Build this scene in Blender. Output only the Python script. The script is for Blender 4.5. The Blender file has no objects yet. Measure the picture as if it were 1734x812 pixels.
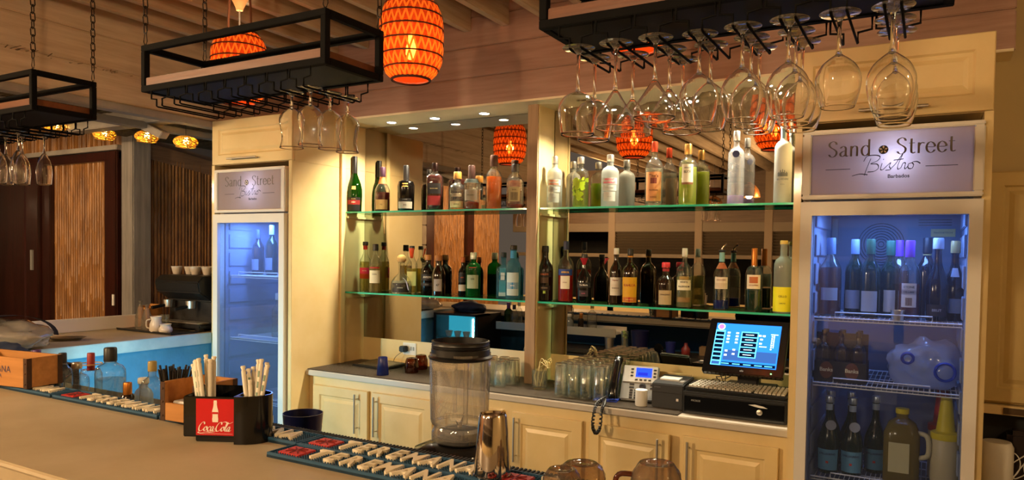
import bpy, bmesh, math, random
from mathutils import Vector, Matrix
random.seed(7)
sc = bpy.context.scene
COL = sc.collection
PI = math.pi

# ------------------------------------------------------------------ camera
CAM_H = 1.63
FPX, YAW, PIT, ROL, CY = 1234.84, -0.519437, -0.0314492, -0.0149246, 468.136
def _basis():
    f = Vector((math.sin(YAW)*math.cos(PIT), math.cos(YAW)*math.cos(PIT), math.sin(PIT)))
    r = Vector((math.cos(YAW), -math.sin(YAW), 0)); d = f.cross(r)
    c, s = math.cos(ROL), math.sin(ROL)
    return c*r+s*d, c*d-s*r, f
CR, CD, CF = _basis()
cam = bpy.data.cameras.new('camera'); camo = bpy.data.objects.new('camera', cam); COL.objects.link(camo)
cam.sensor_width = 36; cam.sensor_fit = 'HORIZONTAL'; cam.lens = FPX/1734*36
cam.shift_y = (CY-406)/1734; cam.clip_start = 0.02; cam.clip_end = 80
mw = Matrix((CR, -CD, -CF)).transposed().to_4x4(); mw.translation = Vector((0, 0, CAM_H)); camo.matrix_world = mw
sc.camera = camo
def at(u, v, ax, val):
    """point where the sight line through a measured pixel of the photo meets the plane axis=val (used to read off real sizes)"""
    r = CR*((u-867)/FPX) + CD*((v-CY)/FPX) + CF
    o = Vector((0, 0, CAM_H)); t = (val-o[ax])/r[ax]
    return o + r*t

# ------------------------------------------------------------------ world, view
w = bpy.data.worlds.new('night'); sc.world = w; w.use_nodes = True
w.node_tree.nodes['Background'].inputs[0].default_value = (0.55, 0.45, 0.38, 1)
w.node_tree.nodes['Background'].inputs[1].default_value = 0.12
vs = sc.view_settings; vs.view_transform = 'Standard'; vs.look = 'None'; vs.gamma = 1; vs.use_curve_mapping = False
vs.exposure = 1.75
cy = sc.cycles
cy.max_bounces = 20; cy.diffuse_bounces = 4; cy.glossy_bounces = 8; cy.transmission_bounces = 16; cy.transparent_max_bounces = 40
cy.caustics_reflective = False; cy.caustics_refractive = False; cy.use_denoising = True
cy.sample_clamp_indirect = 4.0; cy.blur_glossy = 0.5

def lamp(name, kind, loc, power, col, size=0.05, target=None, spot=None, size_y=None):
    l = bpy.data.lights.new(name, kind); l.energy = power; l.color = col
    if kind == 'AREA':
        l.size = size
        if size_y: l.shape = 'RECTANGLE'; l.size_y = size_y
    else: l.shadow_soft_size = size
    if kind == 'SPOT': l.spot_size = spot or 2.2; l.spot_blend = 0.6
    o = bpy.data.objects.new(name, l); COL.objects.link(o); o.location = loc
    if target is not None:
        o.rotation_euler = (Vector(target)-Vector(loc)).to_track_quat('-Z', 'Y').to_euler()
    return o
WARM = (1.0, 0.66, 0.36); WARMW = (1.0, 0.80, 0.54); AMB = (1.0, 0.48, 0.16)
# globe lamps added out of view to fill the room with light (their globes are built with the lamps)
ADDED_GLOBES = [(-4.4, -0.9, 2.42), (-5.0, -2.0, 2.42), (-1.15, -1.3, 2.42), (-6.2, 1.6, 2.2), (1.75, 1.3, 2.35)]
ADDED_GLOBE_W = [155.0, 120.0, 76.0, 16.0, 16.0]
for p, pw in zip(ADDED_GLOBES, ADDED_GLOBE_W):
    lamp('added_fill_lamp', 'POINT', p, pw, (1.0, 0.78, 0.53), 0.09)
# soffit downlights over the shelves
SOFFIT_SPOTS = [(-3.06, 3.745), (-2.715, 3.745), (-2.35, 3.745), (-1.62, 3.745), (-1.2, 3.745), (-0.78, 3.745)]
for x, y in SOFFIT_SPOTS:
    lamp('shelf_downlight_lamp', 'SPOT', (x, y, 2.455), 21, (1.0, 0.86, 0.62), 0.025, (x, y-0.03, 0), 2.3)

# ------------------------------------------------------------------ colours and materials
def lin(c):
    if isinstance(c, str):
        c = c.lstrip('#'); c = [int(c[i:i+2], 16)/255 for i in (0, 2, 4)]
    return tuple(x/12.92 if x <= 0.04045 else ((x+0.055)/1.055)**2.4 for x in c)
MATS = {}
def _new(name):
    m = bpy.data.materials.new(name); m.use_nodes = True; n = m.node_tree; n.nodes.clear()
    out = n.nodes.new('ShaderNodeOutputMaterial'); return m, n, out
def pm(name, col, rough=0.5, metal=0.0, var=None, bump=None, emis=None, coat=0.0, alpha=None, spec=None):
    """principled material; var=(scale, second colour, stretch xyz); bump=(scale, strength, stretch)"""
    if name in MATS: return MATS[name]
    m, n, out = _new(name); b = n.nodes.new('ShaderNodeBsdfPrincipled'); n.links.new(b.outputs[0], out.inputs[0])
    c = (*lin(col), 1); b.inputs['Base Color'].default_value = c
    b.inputs['Roughness'].default_value = rough; b.inputs['Metallic'].default_value = metal
    if coat: b.inputs['Coat Weight'].default_value = coat; b.inputs['Coat Roughness'].default_value = 0.1
    if spec is not None: b.inputs['Specular IOR Level'].default_value = spec
    if emis: b.inputs['Emission Color'].default_value = (*lin(emis[0]), 1); b.inputs['Emission Strength'].default_value = emis[1]
    tc = None
    def coords(st):
        tc = n.nodes.new('ShaderNodeTexCoord'); mp = n.nodes.new('ShaderNodeMapping'); n.links.new(tc.outputs['Object'], mp.inputs[0])
        mp.inputs['Scale'].default_value = st; return mp.outputs[0]
    if var:
        st = var[2] if len(var) > 2 else (1, 1, 1)
        no = n.nodes.new('ShaderNodeTexNoise'); no.inputs['Scale'].default_value = var[0]; no.inputs['Detail'].default_value = 6
        no.inputs['Roughness'].default_value = 0.6
        n.links.new(coords(st), no.inputs['Vector'])
        r = n.nodes.new('ShaderNodeValToRGB'); r.color_ramp.elements[0].position = 0.32; r.color_ramp.elements[1].position = 0.68
        r.color_ramp.elements[0].color = c; r.color_ramp.elements[1].color = (*lin(var[1]), 1)
        n.links.new(no.outputs['Fac'], r.inputs[0]); n.links.new(r.outputs[0], b.inputs['Base Color'])
    if bump:
        st = bump[2] if len(bump) > 2 else (1, 1, 1)
        no = n.nodes.new('ShaderNodeTexNoise'); no.inputs['Scale'].default_value = bump[0]; no.inputs['Detail'].default_value = 4
        n.links.new(coords(st), no.inputs['Vector'])
        bp = n.nodes.new('ShaderNodeBump'); bp.inputs['Strength'].default_value = bump[1]; bp.inputs['Distance'].default_value = 0.004
        n.links.new(no.outputs['Fac'], bp.inputs['Height']); n.links.new(bp.outputs[0], b.inputs['Normal'])
    MATS[name] = m; return m
def wood(name, c1, c2, axis=0, rough=0.55, scale=5.0, rings=0.0, coat=0.0):
    """long-grained wood, grain along axis"""
    st = [9.0, 9.0, 9.0]; st[axis] = 0.7
    return pm(name, c1, rough, 0, (scale, c2, tuple(st)), (scale*2.0, 0.12, tuple(st)), coat=coat)
def glassy(name, tint='#ffffff', edge='#9aa09c', gloss=1.0, rough=0.02, haze=0.0, hazecol='#ffffff', power=2.5):
    """thin clear glass: see-through, darker towards grazing angles, Fresnel reflections"""
    if name in MATS: return MATS[name]
    m, n, out = _new(name)
    tr = n.nodes.new('ShaderNodeBsdfTransparent'); gl = n.nodes.new('ShaderNodeBsdfGlossy'); gl.inputs['Roughness'].default_value = rough
    lw = n.nodes.new('ShaderNodeLayerWeight'); lw.inputs['Blend'].default_value = 0.5
    pw = n.nodes.new('ShaderNodeMath'); pw.operation = 'POWER'; pw.inputs[1].default_value = power; n.links.new(lw.outputs['Facing'], pw.inputs[0])
    mx = n.nodes.new('ShaderNodeMix'); mx.data_type = 'RGBA'; n.links.new(pw.outputs[0], mx.inputs[0])
    mx.inputs[6].default_value = (*lin(tint), 1); mx.inputs[7].default_value = (*lin(edge), 1); n.links.new(mx.outputs[2], tr.inputs[0])
    f5 = n.nodes.new('ShaderNodeMath'); f5.operation = 'POWER'; f5.inputs[1].default_value = 5.0; n.links.new(lw.outputs['Facing'], f5.inputs[0])
    mu = n.nodes.new('ShaderNodeMath'); mu.operation = 'MULTIPLY_ADD'; mu.inputs[1].default_value = 0.6*gloss; mu.inputs[2].default_value = 0.045*gloss; n.links.new(f5.outputs[0], mu.inputs[0]); mu.use_clamp = True
    ms = n.nodes.new('ShaderNodeMixShader'); n.links.new(mu.outputs[0], ms.inputs[0])
    base = tr.outputs[0]
    if haze:
        df = n.nodes.new('ShaderNodeBsdfDiffuse'); df.inputs[0].default_value = (*lin(hazecol), 1)
        tl = n.nodes.new('ShaderNodeBsdfTranslucent'); tl.inputs[0].default_value = (*lin(hazecol), 1)
        dm = n.nodes.new('ShaderNodeMixShader'); dm.inputs[0].default_value = 0.5; n.links.new(df.outputs[0], dm.inputs[1]); n.links.new(tl.outputs[0], dm.inputs[2])
        hm = n.nodes.new('ShaderNodeMixShader'); hm.inputs[0].default_value = haze; n.links.new(tr.outputs[0], hm.inputs[1]); n.links.new(dm.outputs[0], hm.inputs[2]); base = hm.outputs[0]
    n.links.new(base, ms.inputs[1]); n.links.new(gl.outputs[0], ms.inputs[2]); n.links.new(ms.outputs[0], out.inputs[0])
    MATS[name] = m; return m
def refr(name, col='#ffffff', ior=1.47, rough=0.0, mixt=0.0):
    if name in MATS: return MATS[name]
    m, n, out = _new(name); g = n.nodes.new('ShaderNodeBsdfGlass'); g.inputs['Color'].default_value = (*lin(col), 1); g.inputs['IOR'].default_value = ior; g.inputs['Roughness'].default_value = rough
    if mixt:
        t = n.nodes.new('ShaderNodeBsdfTransparent'); t.inputs[0].default_value = (*lin(col), 1)
        ms = n.nodes.new('ShaderNodeMixShader'); ms.inputs[0].default_value = mixt; n.links.new(g.outputs[0], ms.inputs[1]); n.links.new(t.outputs[0], ms.inputs[2]); n.links.new(ms.outputs[0], out.inputs[0])
    else: n.links.new(g.outputs[0], out.inputs[0])
    MATS[name] = m; return m
def emit(name, col, s):
    if name in MATS: return MATS[name]
    m, n, out = _new(name); e = n.nodes.new('ShaderNodeEmission'); e.inputs[0].default_value = (*lin(col), 1); e.inputs[1].default_value = s
    n.links.new(e.outputs[0], out.inputs[0]); MATS[name] = m; return m
def transl(name, col, mix=0.6, col2=None):
    """cloth, paper or plastic that lets light through"""
    if name in MATS: return MATS[name]
    m, n, out = _new(name); d = n.nodes.new('ShaderNodeBsdfDiffuse'); t = n.nodes.new('ShaderNodeBsdfTranslucent')
    d.inputs[0].default_value = (*lin(col2 or col), 1); t.inputs[0].default_value = (*lin(col), 1)
    ms = n.nodes.new('ShaderNodeMixShader'); ms.inputs[0].default_value = mix; n.links.new(d.outputs[0], ms.inputs[1]); n.links.new(t.outputs[0], ms.inputs[2]); n.links.new(ms.outputs[0], out.inputs[0])
    MATS[name] = m; return m
def liquid(name, col, haze=0.25):
    return glassy(name, col, col, 0.4, 0.03, haze, col)

# ------------------------------------------------------------------ geometry helpers
def new_obj(name, me, mat, parent=None, loc=None, rot=None):
    o = bpy.data.objects.new(name, me); COL.objects.link(o)
    if mat is not None and not me.materials: me.materials.append(mat)
    if parent is not None: o.parent = parent
    if loc is not None: o.location = loc
    if rot is not None: o.rotation_euler = rot
    return o
class G:
    def __init__(s): s.v = []; s.f = []
    def add(s, v, f):
        k = len(s.v); s.v += [tuple(p) for p in v]; s.f += [tuple(i+k for i in q) for q in f]; return s
    def box(s, x0, x1, y0, y1, z0, z1):
        return s.add([(x0,y0,z0),(x1,y0,z0),(x1,y1,z0),(x0,y1,z0),(x0,y0,z1),(x1,y0,z1),(x1,y1,z1),(x0,y1,z1)],
                     [(0,3,2,1),(4,5,6,7),(0,1,5,4),(1,2,6,5),(2,3,7,6),(3,0,4,7)])
    def lathe(s, prof, seg=24, c=(0,0,0), nexp=2.0, sy=1.0, close=True):
        """prof: list of (r, z); nexp>2 squares the cross-section"""
        k = len(s.v); rings = []
        for r, z in prof:
            if r < 1e-6: rings.append([len(s.v)]); s.v.append((c[0], c[1], c[2]+z)); continue
            ring = []
            for i in range(seg):
                a = 2*PI*i/seg; ca, sa = math.cos(a), math.sin(a)
                q = 1.0 if nexp == 2.0 else (abs(ca)**nexp+abs(sa)**nexp)**(-1/nexp)
                ring.append(len(s.v)); s.v.append((c[0]+r*q*ca, c[1]+r*q*sa*sy, c[2]+z))
            rings.append(ring)
        for a, b in zip(rings, rings[1:]):
            for i in range(seg):
                j = (i+1) % seg
                if len(a) == 1 and len(b) == 1: continue
                if len(a) == 1: s.f.append((a[0], b[j], b[i]))
                elif len(b) == 1: s.f.append((a[i], a[j], b[0]))
                else: s.f.append((a[i], a[j], b[j], b[i]))
        return s
    def tube(s, pts, r, seg=6, closed=False, flat=1.0):
        pts = [Vector(p) for p in pts]; n = len(pts); up = Vector((0.13, 0.21, 0.97)); rings = []
        for i, p in enumerate(pts):
            if closed: t = pts[(i+1) % n]-pts[i-1]
            else: t = pts[min(i+1, n-1)]-pts[max(i-1, 0)]
            t.normalize()
            a = t.cross(up)
            if a.length < 1e-3: a = t.cross(Vector((1, 0, 0)))
            a.normalize(); b = t.cross(a)
            rr = r[i] if isinstance(r, (list, tuple)) else r
            ring = []
            for k in range(seg):
                an = 2*PI*k/seg; q = p+a*(rr*math.cos(an))+b*(rr*flat*math.sin(an)); ring.append(len(s.v)); s.v.append(tuple(q))
            rings.append(ring)
        m = n if closed else n-1
        for i in range(m):
            a, b = rings[i], rings[(i+1) % n]
            for k in range(seg): s.f.append((a[k], a[(k+1) % seg], b[(k+1) % seg], b[k]))
        if not closed: s.f.append(tuple(reversed(rings[0]))); s.f.append(tuple(rings[-1]))
        return s
    def prism(s, poly, d0, d1, plane='xz'):
        """extrude a 2-d outline; plane 'xz' along y, 'xy' along z, 'yz' along x"""
        def P(a, b, d): return {'xz': (a, d, b), 'xy': (a, b, d), 'yz': (d, a, b)}[plane]
        n = len(poly); v = [P(a, b, d0) for a, b in poly]+[P(a, b, d1) for a, b in poly]
        f = [tuple(range(n)), tuple(range(2*n-1, n-1, -1))]+[(i, n+i, n+(i+1) % n, (i+1) % n) for i in range(n)]
        return s.add(v, f)
    def strip(s, a, b):
        n = len(a); return s.add(list(a)+list(b), [(i, i+1, n+i+1, n+i) for i in range(n-1)])
    def xf(s, M, start=0):
        for i in range(start, len(s.v)): s.v[i] = tuple(M @ Vector(s.v[i]))
        return s
    def mesh(s, name, smooth=None, bevel=0, bseg=2):
        me = bpy.data.meshes.new(name); me.from_pydata(s.v, [], s.f); me.update()
        bm = bmesh.new(); bm.from_mesh(me)
        bmesh.ops.recalc_face_normals(bm, faces=bm.faces)
        if bevel: bmesh.ops.bevel(bm, geom=[e for e in bm.edges if len(e.link_faces) == 2 and e.calc_face_angle(0) > 0.5], offset=bevel, segments=bseg, affect='EDGES', clamp_overlap=True)
        bm.to_mesh(me); bm.free()
        if smooth:
            me.polygons.foreach_set('use_smooth', [True]*len(me.polygons)); me.set_sharp_from_angle(angle=math.radians(smooth))
        return me
    def build(s, name, mat, parent=None, smooth=None, bevel=0, loc=None, rot=None, bseg=2):
        return new_obj(name, s.mesh(name, smooth, bevel, bseg), mat, parent, loc, rot)
def tag(o, label=None, cat=None, group=None, kind=None):
    if label: o['label'] = label
    if cat: o['category'] = cat
    if group: o['group'] = group
    if kind: o['kind'] = kind
    return o
def thing(name, label, cat, loc=(0,0,0), rz=0, group=None, rot=None):
    o = bpy.data.objects.new(name, None); COL.objects.link(o); o.empty_display_size = 0.05
    o.location = loc; o.rotation_euler = rot or (0, 0, rz); tag(o, label, cat, group); return o
def dup(root, loc, label, group=None, rz=None, parent=None):
    def cp(o, p):
        c = o.copy(); COL.objects.link(c); c.parent = p
        for ch in list(o.children): cp(ch, c)
        return c
    r = cp(root, parent); r.location = loc; r['label'] = label
    if group: r['group'] = group
    if rz is not None: r.rotation_euler = (0, 0, rz)
    return r
def struct(name, parent=None, label=None):
    o = bpy.data.objects.new(name, None); COL.objects.link(o); o['kind'] = 'structure'
    if label: o['label'] = label
    return o
_TXT = {}
def text_mesh(body, size, extrude=0.0, bold=0.0, align='CENTER', shear=0.0, space=1.0):
    k = (body, size, extrude, bold, align, shear, space)
    if k in _TXT: return _TXT[k].copy()
    c = bpy.data.curves.new('t', 'FONT'); c.body = body; c.size = size; c.extrude = extrude; c.offset = bold; c.align_x = align; c.align_y = 'CENTER'; c.shear = shear; c.space_character = space
    c.resolution_u = 3
    o = bpy.data.objects.new('t', c); me = bpy.data.meshes.new_from_object(o); me.materials.clear()
    bpy.data.objects.remove(o); bpy.data.curves.remove(c); _TXT[k] = me; return me.copy()
def lettering(body, size, mat, parent, loc, rot=(PI/2, 0, 0), wrap=None, name='lettering', **kw):
    """flat print; wrap=r bends it round a vertical cylinder of radius r, facing -y"""
    me = text_mesh(body, size, **kw)
    if wrap:
        for v in me.vertices:
            x, y, z = v.co; a = x/wrap; v.co = (wrap*math.sin(a), -wrap*math.cos(a), y)
        rot = (0, 0, rot[2])
    o = new_obj(name, me, mat, parent, loc, rot); return o
def cr(pts, n=8):
    """smooth curve through points (any dimension)"""
    P = [Vector(p) for p in pts]; out = []
    for i in range(len(P)-1):
        a, b, c, d = P[max(i-1, 0)], P[i], P[i+1], P[min(i+2, len(P)-1)]
        for k in range(n):
            t = k/n; out.append(0.5*((2*b)+(c-a)*t+(2*a-5*b+4*c-d)*t*t+(3*b-a-3*c+d)*t*t*t))
    out.append(P[-1]); return out
def pen(strokes, w=0.1, thin=0.025, angle=0.0, n=8):
    """broad-nib lettering in the x-z plane: list of strokes of 2-d points -> G"""
    g = G(); c, s = math.cos(angle), math.sin(angle)
    for i, st in enumerate(strokes):
        wf = 1.0
        if isinstance(st, tuple): st, wf = st
        p = cr([(x, 0, z) for x, z in st], n); hw = w*wf/2
        nv = Vector((hw*c, 0, hw*s)); tv = Vector((-s*thin/2, 0, c*thin/2)); e = -0.00004*(i+1)
        g.strip([q+nv+Vector((0, e, 0)) for q in p], [q-nv+Vector((0, e, 0)) for q in p])
        g.strip([q+tv+Vector((0, e*1.5, 0)) for q in p], [q-tv+Vector((0, e*1.5, 0)) for q in p])
    return g
# ================================================================== materials of the place
M_CREAM = pm('cream_paint', '#dec692', 0.35, 0, (3, '#d3b87f'), coat=0.5)
M_CREAM2 = pm('cream_laminate', '#e0ca98', 0.42, 0, (2, '#d6bd86'))
M_BARE = wood('pale_board', '#a98d6c', '#937455', 2, 0.6)
M_HEAD = wood('header_board', '#a98676', '#93705e', 0, 0.42, 4, coat=0.15)
M_GABLE = wood('whitewashed_board', '#d6c2a6', '#bda588', 1, 0.55, 4)
M_RAFT = wood('pale_rafter', '#c6b196', '#ab9478', 1, 0.6)
M_DECK = wood('roof_deck', '#6b5138', '#553d28', 0, 0.7)
M_WHITEBEAM = pm('white_beam', '#a39a90', 0.6, 0, (4, '#87807a'))
M_POST = pm('weathered_post', '#8f8983', 0.6, 0, (5, '#6f6a68', (6, 6, 0.5)))
M_BAMBOO = pm('bamboo', '#a3703a', 0.45, 0, (20, '#6b431d', (1, 1, 0.25)))
M_DARKWOOD = wood('mahogany', '#3a160d', '#24100a', 2, 0.35, 4, coat=0.3)
M_THATCH = pm('thatch', '#6f5a38', 0.9, 0, (40, '#33281a', (1, 6, 6)), (60, 0.8))
M_STEELB = pm('black_steel', '#050404', 0.75, 0.0, spec=0.12)
M_RACKWOOD = wood('rack_wood', '#6e3b14', '#552a0c', 0, 0.45)
M_CONC = pm('bar_concrete', '#b3a285', 0.58, 0, (1.6, '#9c8a6a'), (30, 0.05))
M_BLUEWALL = pm('blue_plaster', '#4f8fb4', 0.6, 0, (6, '#437d9e'), (45, 0.6))
M_MOSAIC = [pm('mosaic_deep', '#1245a0', 0.15), pm('mosaic_mid', '#2f7bd0', 0.15), pm('mosaic_pale', '#a9d3f0', 0.15)]
M_MIRROR = pm('mirror_silver', '#aea69a', 0.0, 1.0)
M_SHELFGLASS = glassy('shelf_glass', '#e2f4ee', '#7fbfae', 1.0, 0.01)
M_SHELFEDGE = pm('shelf_glass_edge', '#35c2a4', 0.08, 0, emis=None, coat=0.5)
M_FLOOR = pm('floor_tile', '#5b4b3c', 0.5, 0, (2, '#4a3c30'))
M_WHITE = pm('white_plastic', '#d9d7d2', 0.4)
M_FRIDGE = pm('fridge_white', '#cfcac2', 0.35)
M_BLACK = pm('black_plastic', '#0d0d0e', 0.4)
M_BLACKG = pm('black_gloss', '#0a0a0b', 0.15)
M_RUBBER = pm('black_rubber', '#15120f', 0.75)
M_STEEL = pm('brushed_steel', '#cfc8bc', 0.38, 1.0)
M_CHROME = pm('chrome', '#c0b6ac', 0.07, 1.0)
M_GREYP = pm('grey_plastic', '#8d8b87', 0.45)
M_DARKGREY = pm('dark_grey_plastic', '#26272a', 0.45)

# ================================================================== the setting
BARZ = 1.08; CNT = 0.886; YM = 3.863; SOF = 2.472; YH = 3.556
XL, XR = -3.383, -0.495          # inner faces of the two fridge housings
g = G().box(-9, 3, -5, 6.5, -0.1, 0); tag(g.build('floor', M_FLOOR), kind='structure')

# back wall behind everything, and the plank header over the shelves
g = G().box(-4.13, 2.2, YM+0.02, YM+0.14, 0, 3.3); tag(g.build('wall_back', M_CREAM2), kind='structure')
wh = struct('wall_header')
zz = SOF
for i, h in enumerate((0.168, 0.170, 0.172, 0.172, 0.172)):
    g = G().box(-4.13, 0.275, YH+(0.0 if i else 0.0), YH+0.03, zz+0.004, zz+h-0.004)
    g.build('board', M_HEAD, wh, bevel=0.004); zz += h
G().box(-4.13, 0.27, YH+0.012, YM+0.02, SOF+0.012, 3.3).build('backing', M_HEAD, wh)
# gable planking over the side bar
wg = struct('wall_gable')
zz = 2.472
for i in range(6):
    h = 0.182
    G().box(-4.16, -4.13, -1.0, YH, zz+0.005, zz+h-0.005).build('board', M_GABLE, wg, bevel=0.005); zz += h
G().box(-4.2, -4.145, -1.0, YH, 2.475, 3.5).build('backing', M_GABLE, wg)
g = G().box(-4.22, -4.125, -1.0, 3.6, 2.43, 2.472); tag(g.build('beam_side', M_WHITEBEAM, bevel=0.006), kind='structure')
# soffit
g = G().box(-4.13, 0.27, YH-0.001, YM, SOF, SOF+0.012); tag(g.build('soffit', pm('soffit_white', '#ece0c2', 0.5, 0, (3, '#dccda8'))), kind='structure')
for i, (x, y) in enumerate(SOFFIT_SPOTS):
    t = thing('downlight', 'round recessed shelf downlight, %s from the bottle shelves\' green bottle end' % ('first', 'second', 'third', 'fourth', 'fifth', 'sixth')[i], 'downlight', (x, y, SOF), group='downlights over the bottle shelves')
    G().lathe([(0.0, -0.002), (0.030, -0.002), (0.030, 0.0), (0, 0)], 24).build('lens', emit('downlight_lens', '#fff3dc', 14), t)
    G().lathe([(0.030, -0.004), (0.036, -0.004), (0.038, 0), (0.030, 0)], 24).build('rim', M_WHITE, t, 40)

# roof deck, rafters
cl = struct('ceiling')
for i in range(14):
    y0 = -3.6+i*0.52
    G().box(-4.2, 2.2, y0+0.004, y0+0.516, 3.06, 3.08).build('deck_board', M_DECK, cl)
G().box(-9, 3, -5, 6.5, 3.6, 3.65).build('roof', M_DECK, cl)
for i in range(26):
    x = -2.33-0.254*6+i*0.254
    if x > 2.1: break
    G().box(x-0.045, x, -3.6, YH, 2.905, 3.06).build('rafter', M_RAFT, cl, bevel=0.003)
# wall right of the fridge, seen as a dim strip
g = G().box(0.192, 2.2, 3.725, 3.8, 0, 3.3); tag(g.build('wall_right', pm('olive_wall', '#c4b284', 0.7)), kind='structure')
g = G().box(2.2, 2.3, -5, 6, 0, 3.3); tag(g.build('wall_side', pm('olive_wall', '#c4b284', 0.7)), kind='structure')

# ------------------------------------------------------------------ raised-panel door
def panel_door(name, mat, parent, x0, x1, z0, z1, y, th=0.02, fr=0.055, handle=None, rz=0.0, hinge='l'):
    """frame-and-panel door facing -y, its front at y"""
    px = x0 if hinge == 'l' else x1
    d = bpy.data.objects.new(name, None); COL.objects.link(d); d.parent = parent; d.location = (px, y+th, 0); d.rotation_euler = (0, 0, rz)
    a, b = x0-px, x1-px
    g = G(); lv = [(0.0, -th), (fr, -th), (fr+0.008, -th+0.009), (fr+0.022, -th+0.009), (fr+0.04, -th+0.002)]
    def ring(o, yy): return [(a+o, yy, z0+o), (b-o, yy, z0+o), (b-o, yy, z1-o), (a+o, yy, z1-o)]
    pts = ring(0, 0)
    rs = [ring(0, 0), ring(0, -th+0.003), ring(0.003, -th)]+[ring(o, yy) for o, yy in lv[1:]]
    v = []; f = []
    for r in rs: v += r
    for i in range(len(rs)-1):
        for k in range(4): f.append((i*4+k, i*4+(k+1) % 4, (i+1)*4+(k+1) % 4, (i+1)*4+k))
    f.append((3, 2, 1, 0)); n = (len(rs)-1)*4; f.append((n, n+1, n+2, n+3))
    g.add(v, f); leaf = g.build('door_leaf', mat, d)
    if handle:
        hx, hz0, hz1, horiz = handle; h = G(); hx -= px; yy = -th-0.028
        if horiz:
            h.tube([(hx, yy, hz0), (hz1-px, yy, hz0)], 0.006, 8)
            for q in (hx+0.02, hz1-px-0.02): h.tube([(q, yy, hz0), (q, -th, hz0)], 0.004, 6)
        else:
            h.tube([(hx, yy, hz0), (hx, yy, hz1)], 0.006, 8)
            for q in (hz0+0.03, hz1-0.03): h.tube([(hx, yy, q), (hx, -th, q)], 0.004, 6)
        h.build('handle', M_STEEL, d, 40)
    return d

# ------------------------------------------------------------------ fridge housings and upper cabinets
YF = 3.2
def housing(name, label, x0, x1, xdoor0, xdoor1, hand, inner_left):
    t = thing(name, label, 'cabinet', (0, 0, 0))
    w_ = 0.03
    G().box(x0, x0+w_, YF, YM, 0, 2.18).build('side_panel', M_CREAM, t, bevel=0.002)
    G().box(x1-w_, x1, YF, YM, 0, 2.18).build('side_panel', M_CREAM, t, bevel=0.002)
    G().box(x0, x1, YF+0.022, YM, 2.18, SOF).build('upper_box', M_CREAM, t)
    panel_door('door', M_CREAM, t, x0+0.002, x1-0.002, 2.182, SOF-0.003, YF, 0.02, 0.06, hand)
    return t
housing('fridge_housing', 'cream cabinet housing around the fridge beside the blue bar', -4.12, XL, 0, 0, (-3.94, 2.213, -3.67, True), 0)
housing('fridge_housing', 'cream cabinet housing around the fridge full of wine and beer', XR, 0.19, 0, 0, (-0.258, 2.212, -0.02, True), 0)
# back of shelf bay: side linings, divider, mirrors
def part_box(name, mat, t, *b, bevel=0.0): return G().box(*b).build(name, mat, t, bevel=bevel)
bay = thing('back_bar_shelf_unit', 'cream back bar shelf frame with centre post between the two mirrors', 'shelf unit')
part_box('backsplash', M_CREAM, bay, XL, XR, YM-0.004, YM+0.02, CNT, 1.042)
part_box('centre_post', M_BARE, bay, -1.995, -1.932, 3.645, 3.662, CNT+0.004, SOF)
part_box('post_panel', M_CREAM, bay, -1.99, -1.934, 3.662, YM-0.004, CNT+0.004, SOF)
part_box('post_edge', M_CREAM2, bay, -1.940, -1.928, 3.655, 3.675, CNT+0.004, SOF)
part_box('side_trim', M_CREAM2, bay, XL, XL+0.018, 3.615, 3.65, CNT+0.004, SOF)
part_box('side_trim', M_CREAM2, bay, XR-0.018, XR, 3.615, 3.65, CNT+0.004, SOF)
for zc in (1.872, 1.34):
    for xa in (XL+0.001, -1.932): part_box('shelf_cleat', M_CREAM2, bay, xa, xa+0.012, 3.68, YM-0.004, zc-0.022, zc-0.008, bevel=0.001)
    for xa in (-1.9905, XR-0.013): part_box('shelf_cleat', M_CREAM2, bay, xa-0.012 if xa < -1.9 else xa, xa if xa < -1.9 else xa+0.012, 3.68, YM-0.004, zc-0.022, zc-0.008, bevel=0.001)
for xa, xb, nm in ((XL+0.003, -1.995, 'long mirror behind the cognac and gin bottles'), (-1.930, XR-0.002, 'long mirror behind the vodka and liqueur bottles')):
    o = G().box(xa, xb, YM-0.003, YM+0.018, 1.042, SOF-0.002).build('wall_mirror', M_MIRROR); tag(o, nm, 'mirror', 'back bar mirrors')
# glass shelves
SH = {'u': 1.893, 'l': 1.362}
for key, zc in SH.items():
    for side, xa, xb in (('l', XL+0.003, -1.997), ('r', -1.928, XR-0.003)):
        lab = {'ul': 'upper glass shelf holding cognac and whisky bottles', 'll': 'lower glass shelf holding tequila and gin bottles',
               'ur': 'upper glass shelf holding vodka bottles', 'lr': 'lower glass shelf holding liqueur bottles'}[key+side]
        t = thing('glass_shelf', lab, 'shelf', (0, 0, 0), group='glass bottle shelves')
        G().box(xa, xb, 3.674, YM-0.006, zc-0.010, zc).build('pane', M_SHELFGLASS, t)
        G().box(xa, xb, 3.668, 3.674, zc-0.010, zc).build('polished_edge', M_SHELFEDGE, t, bevel=0.001)

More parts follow.
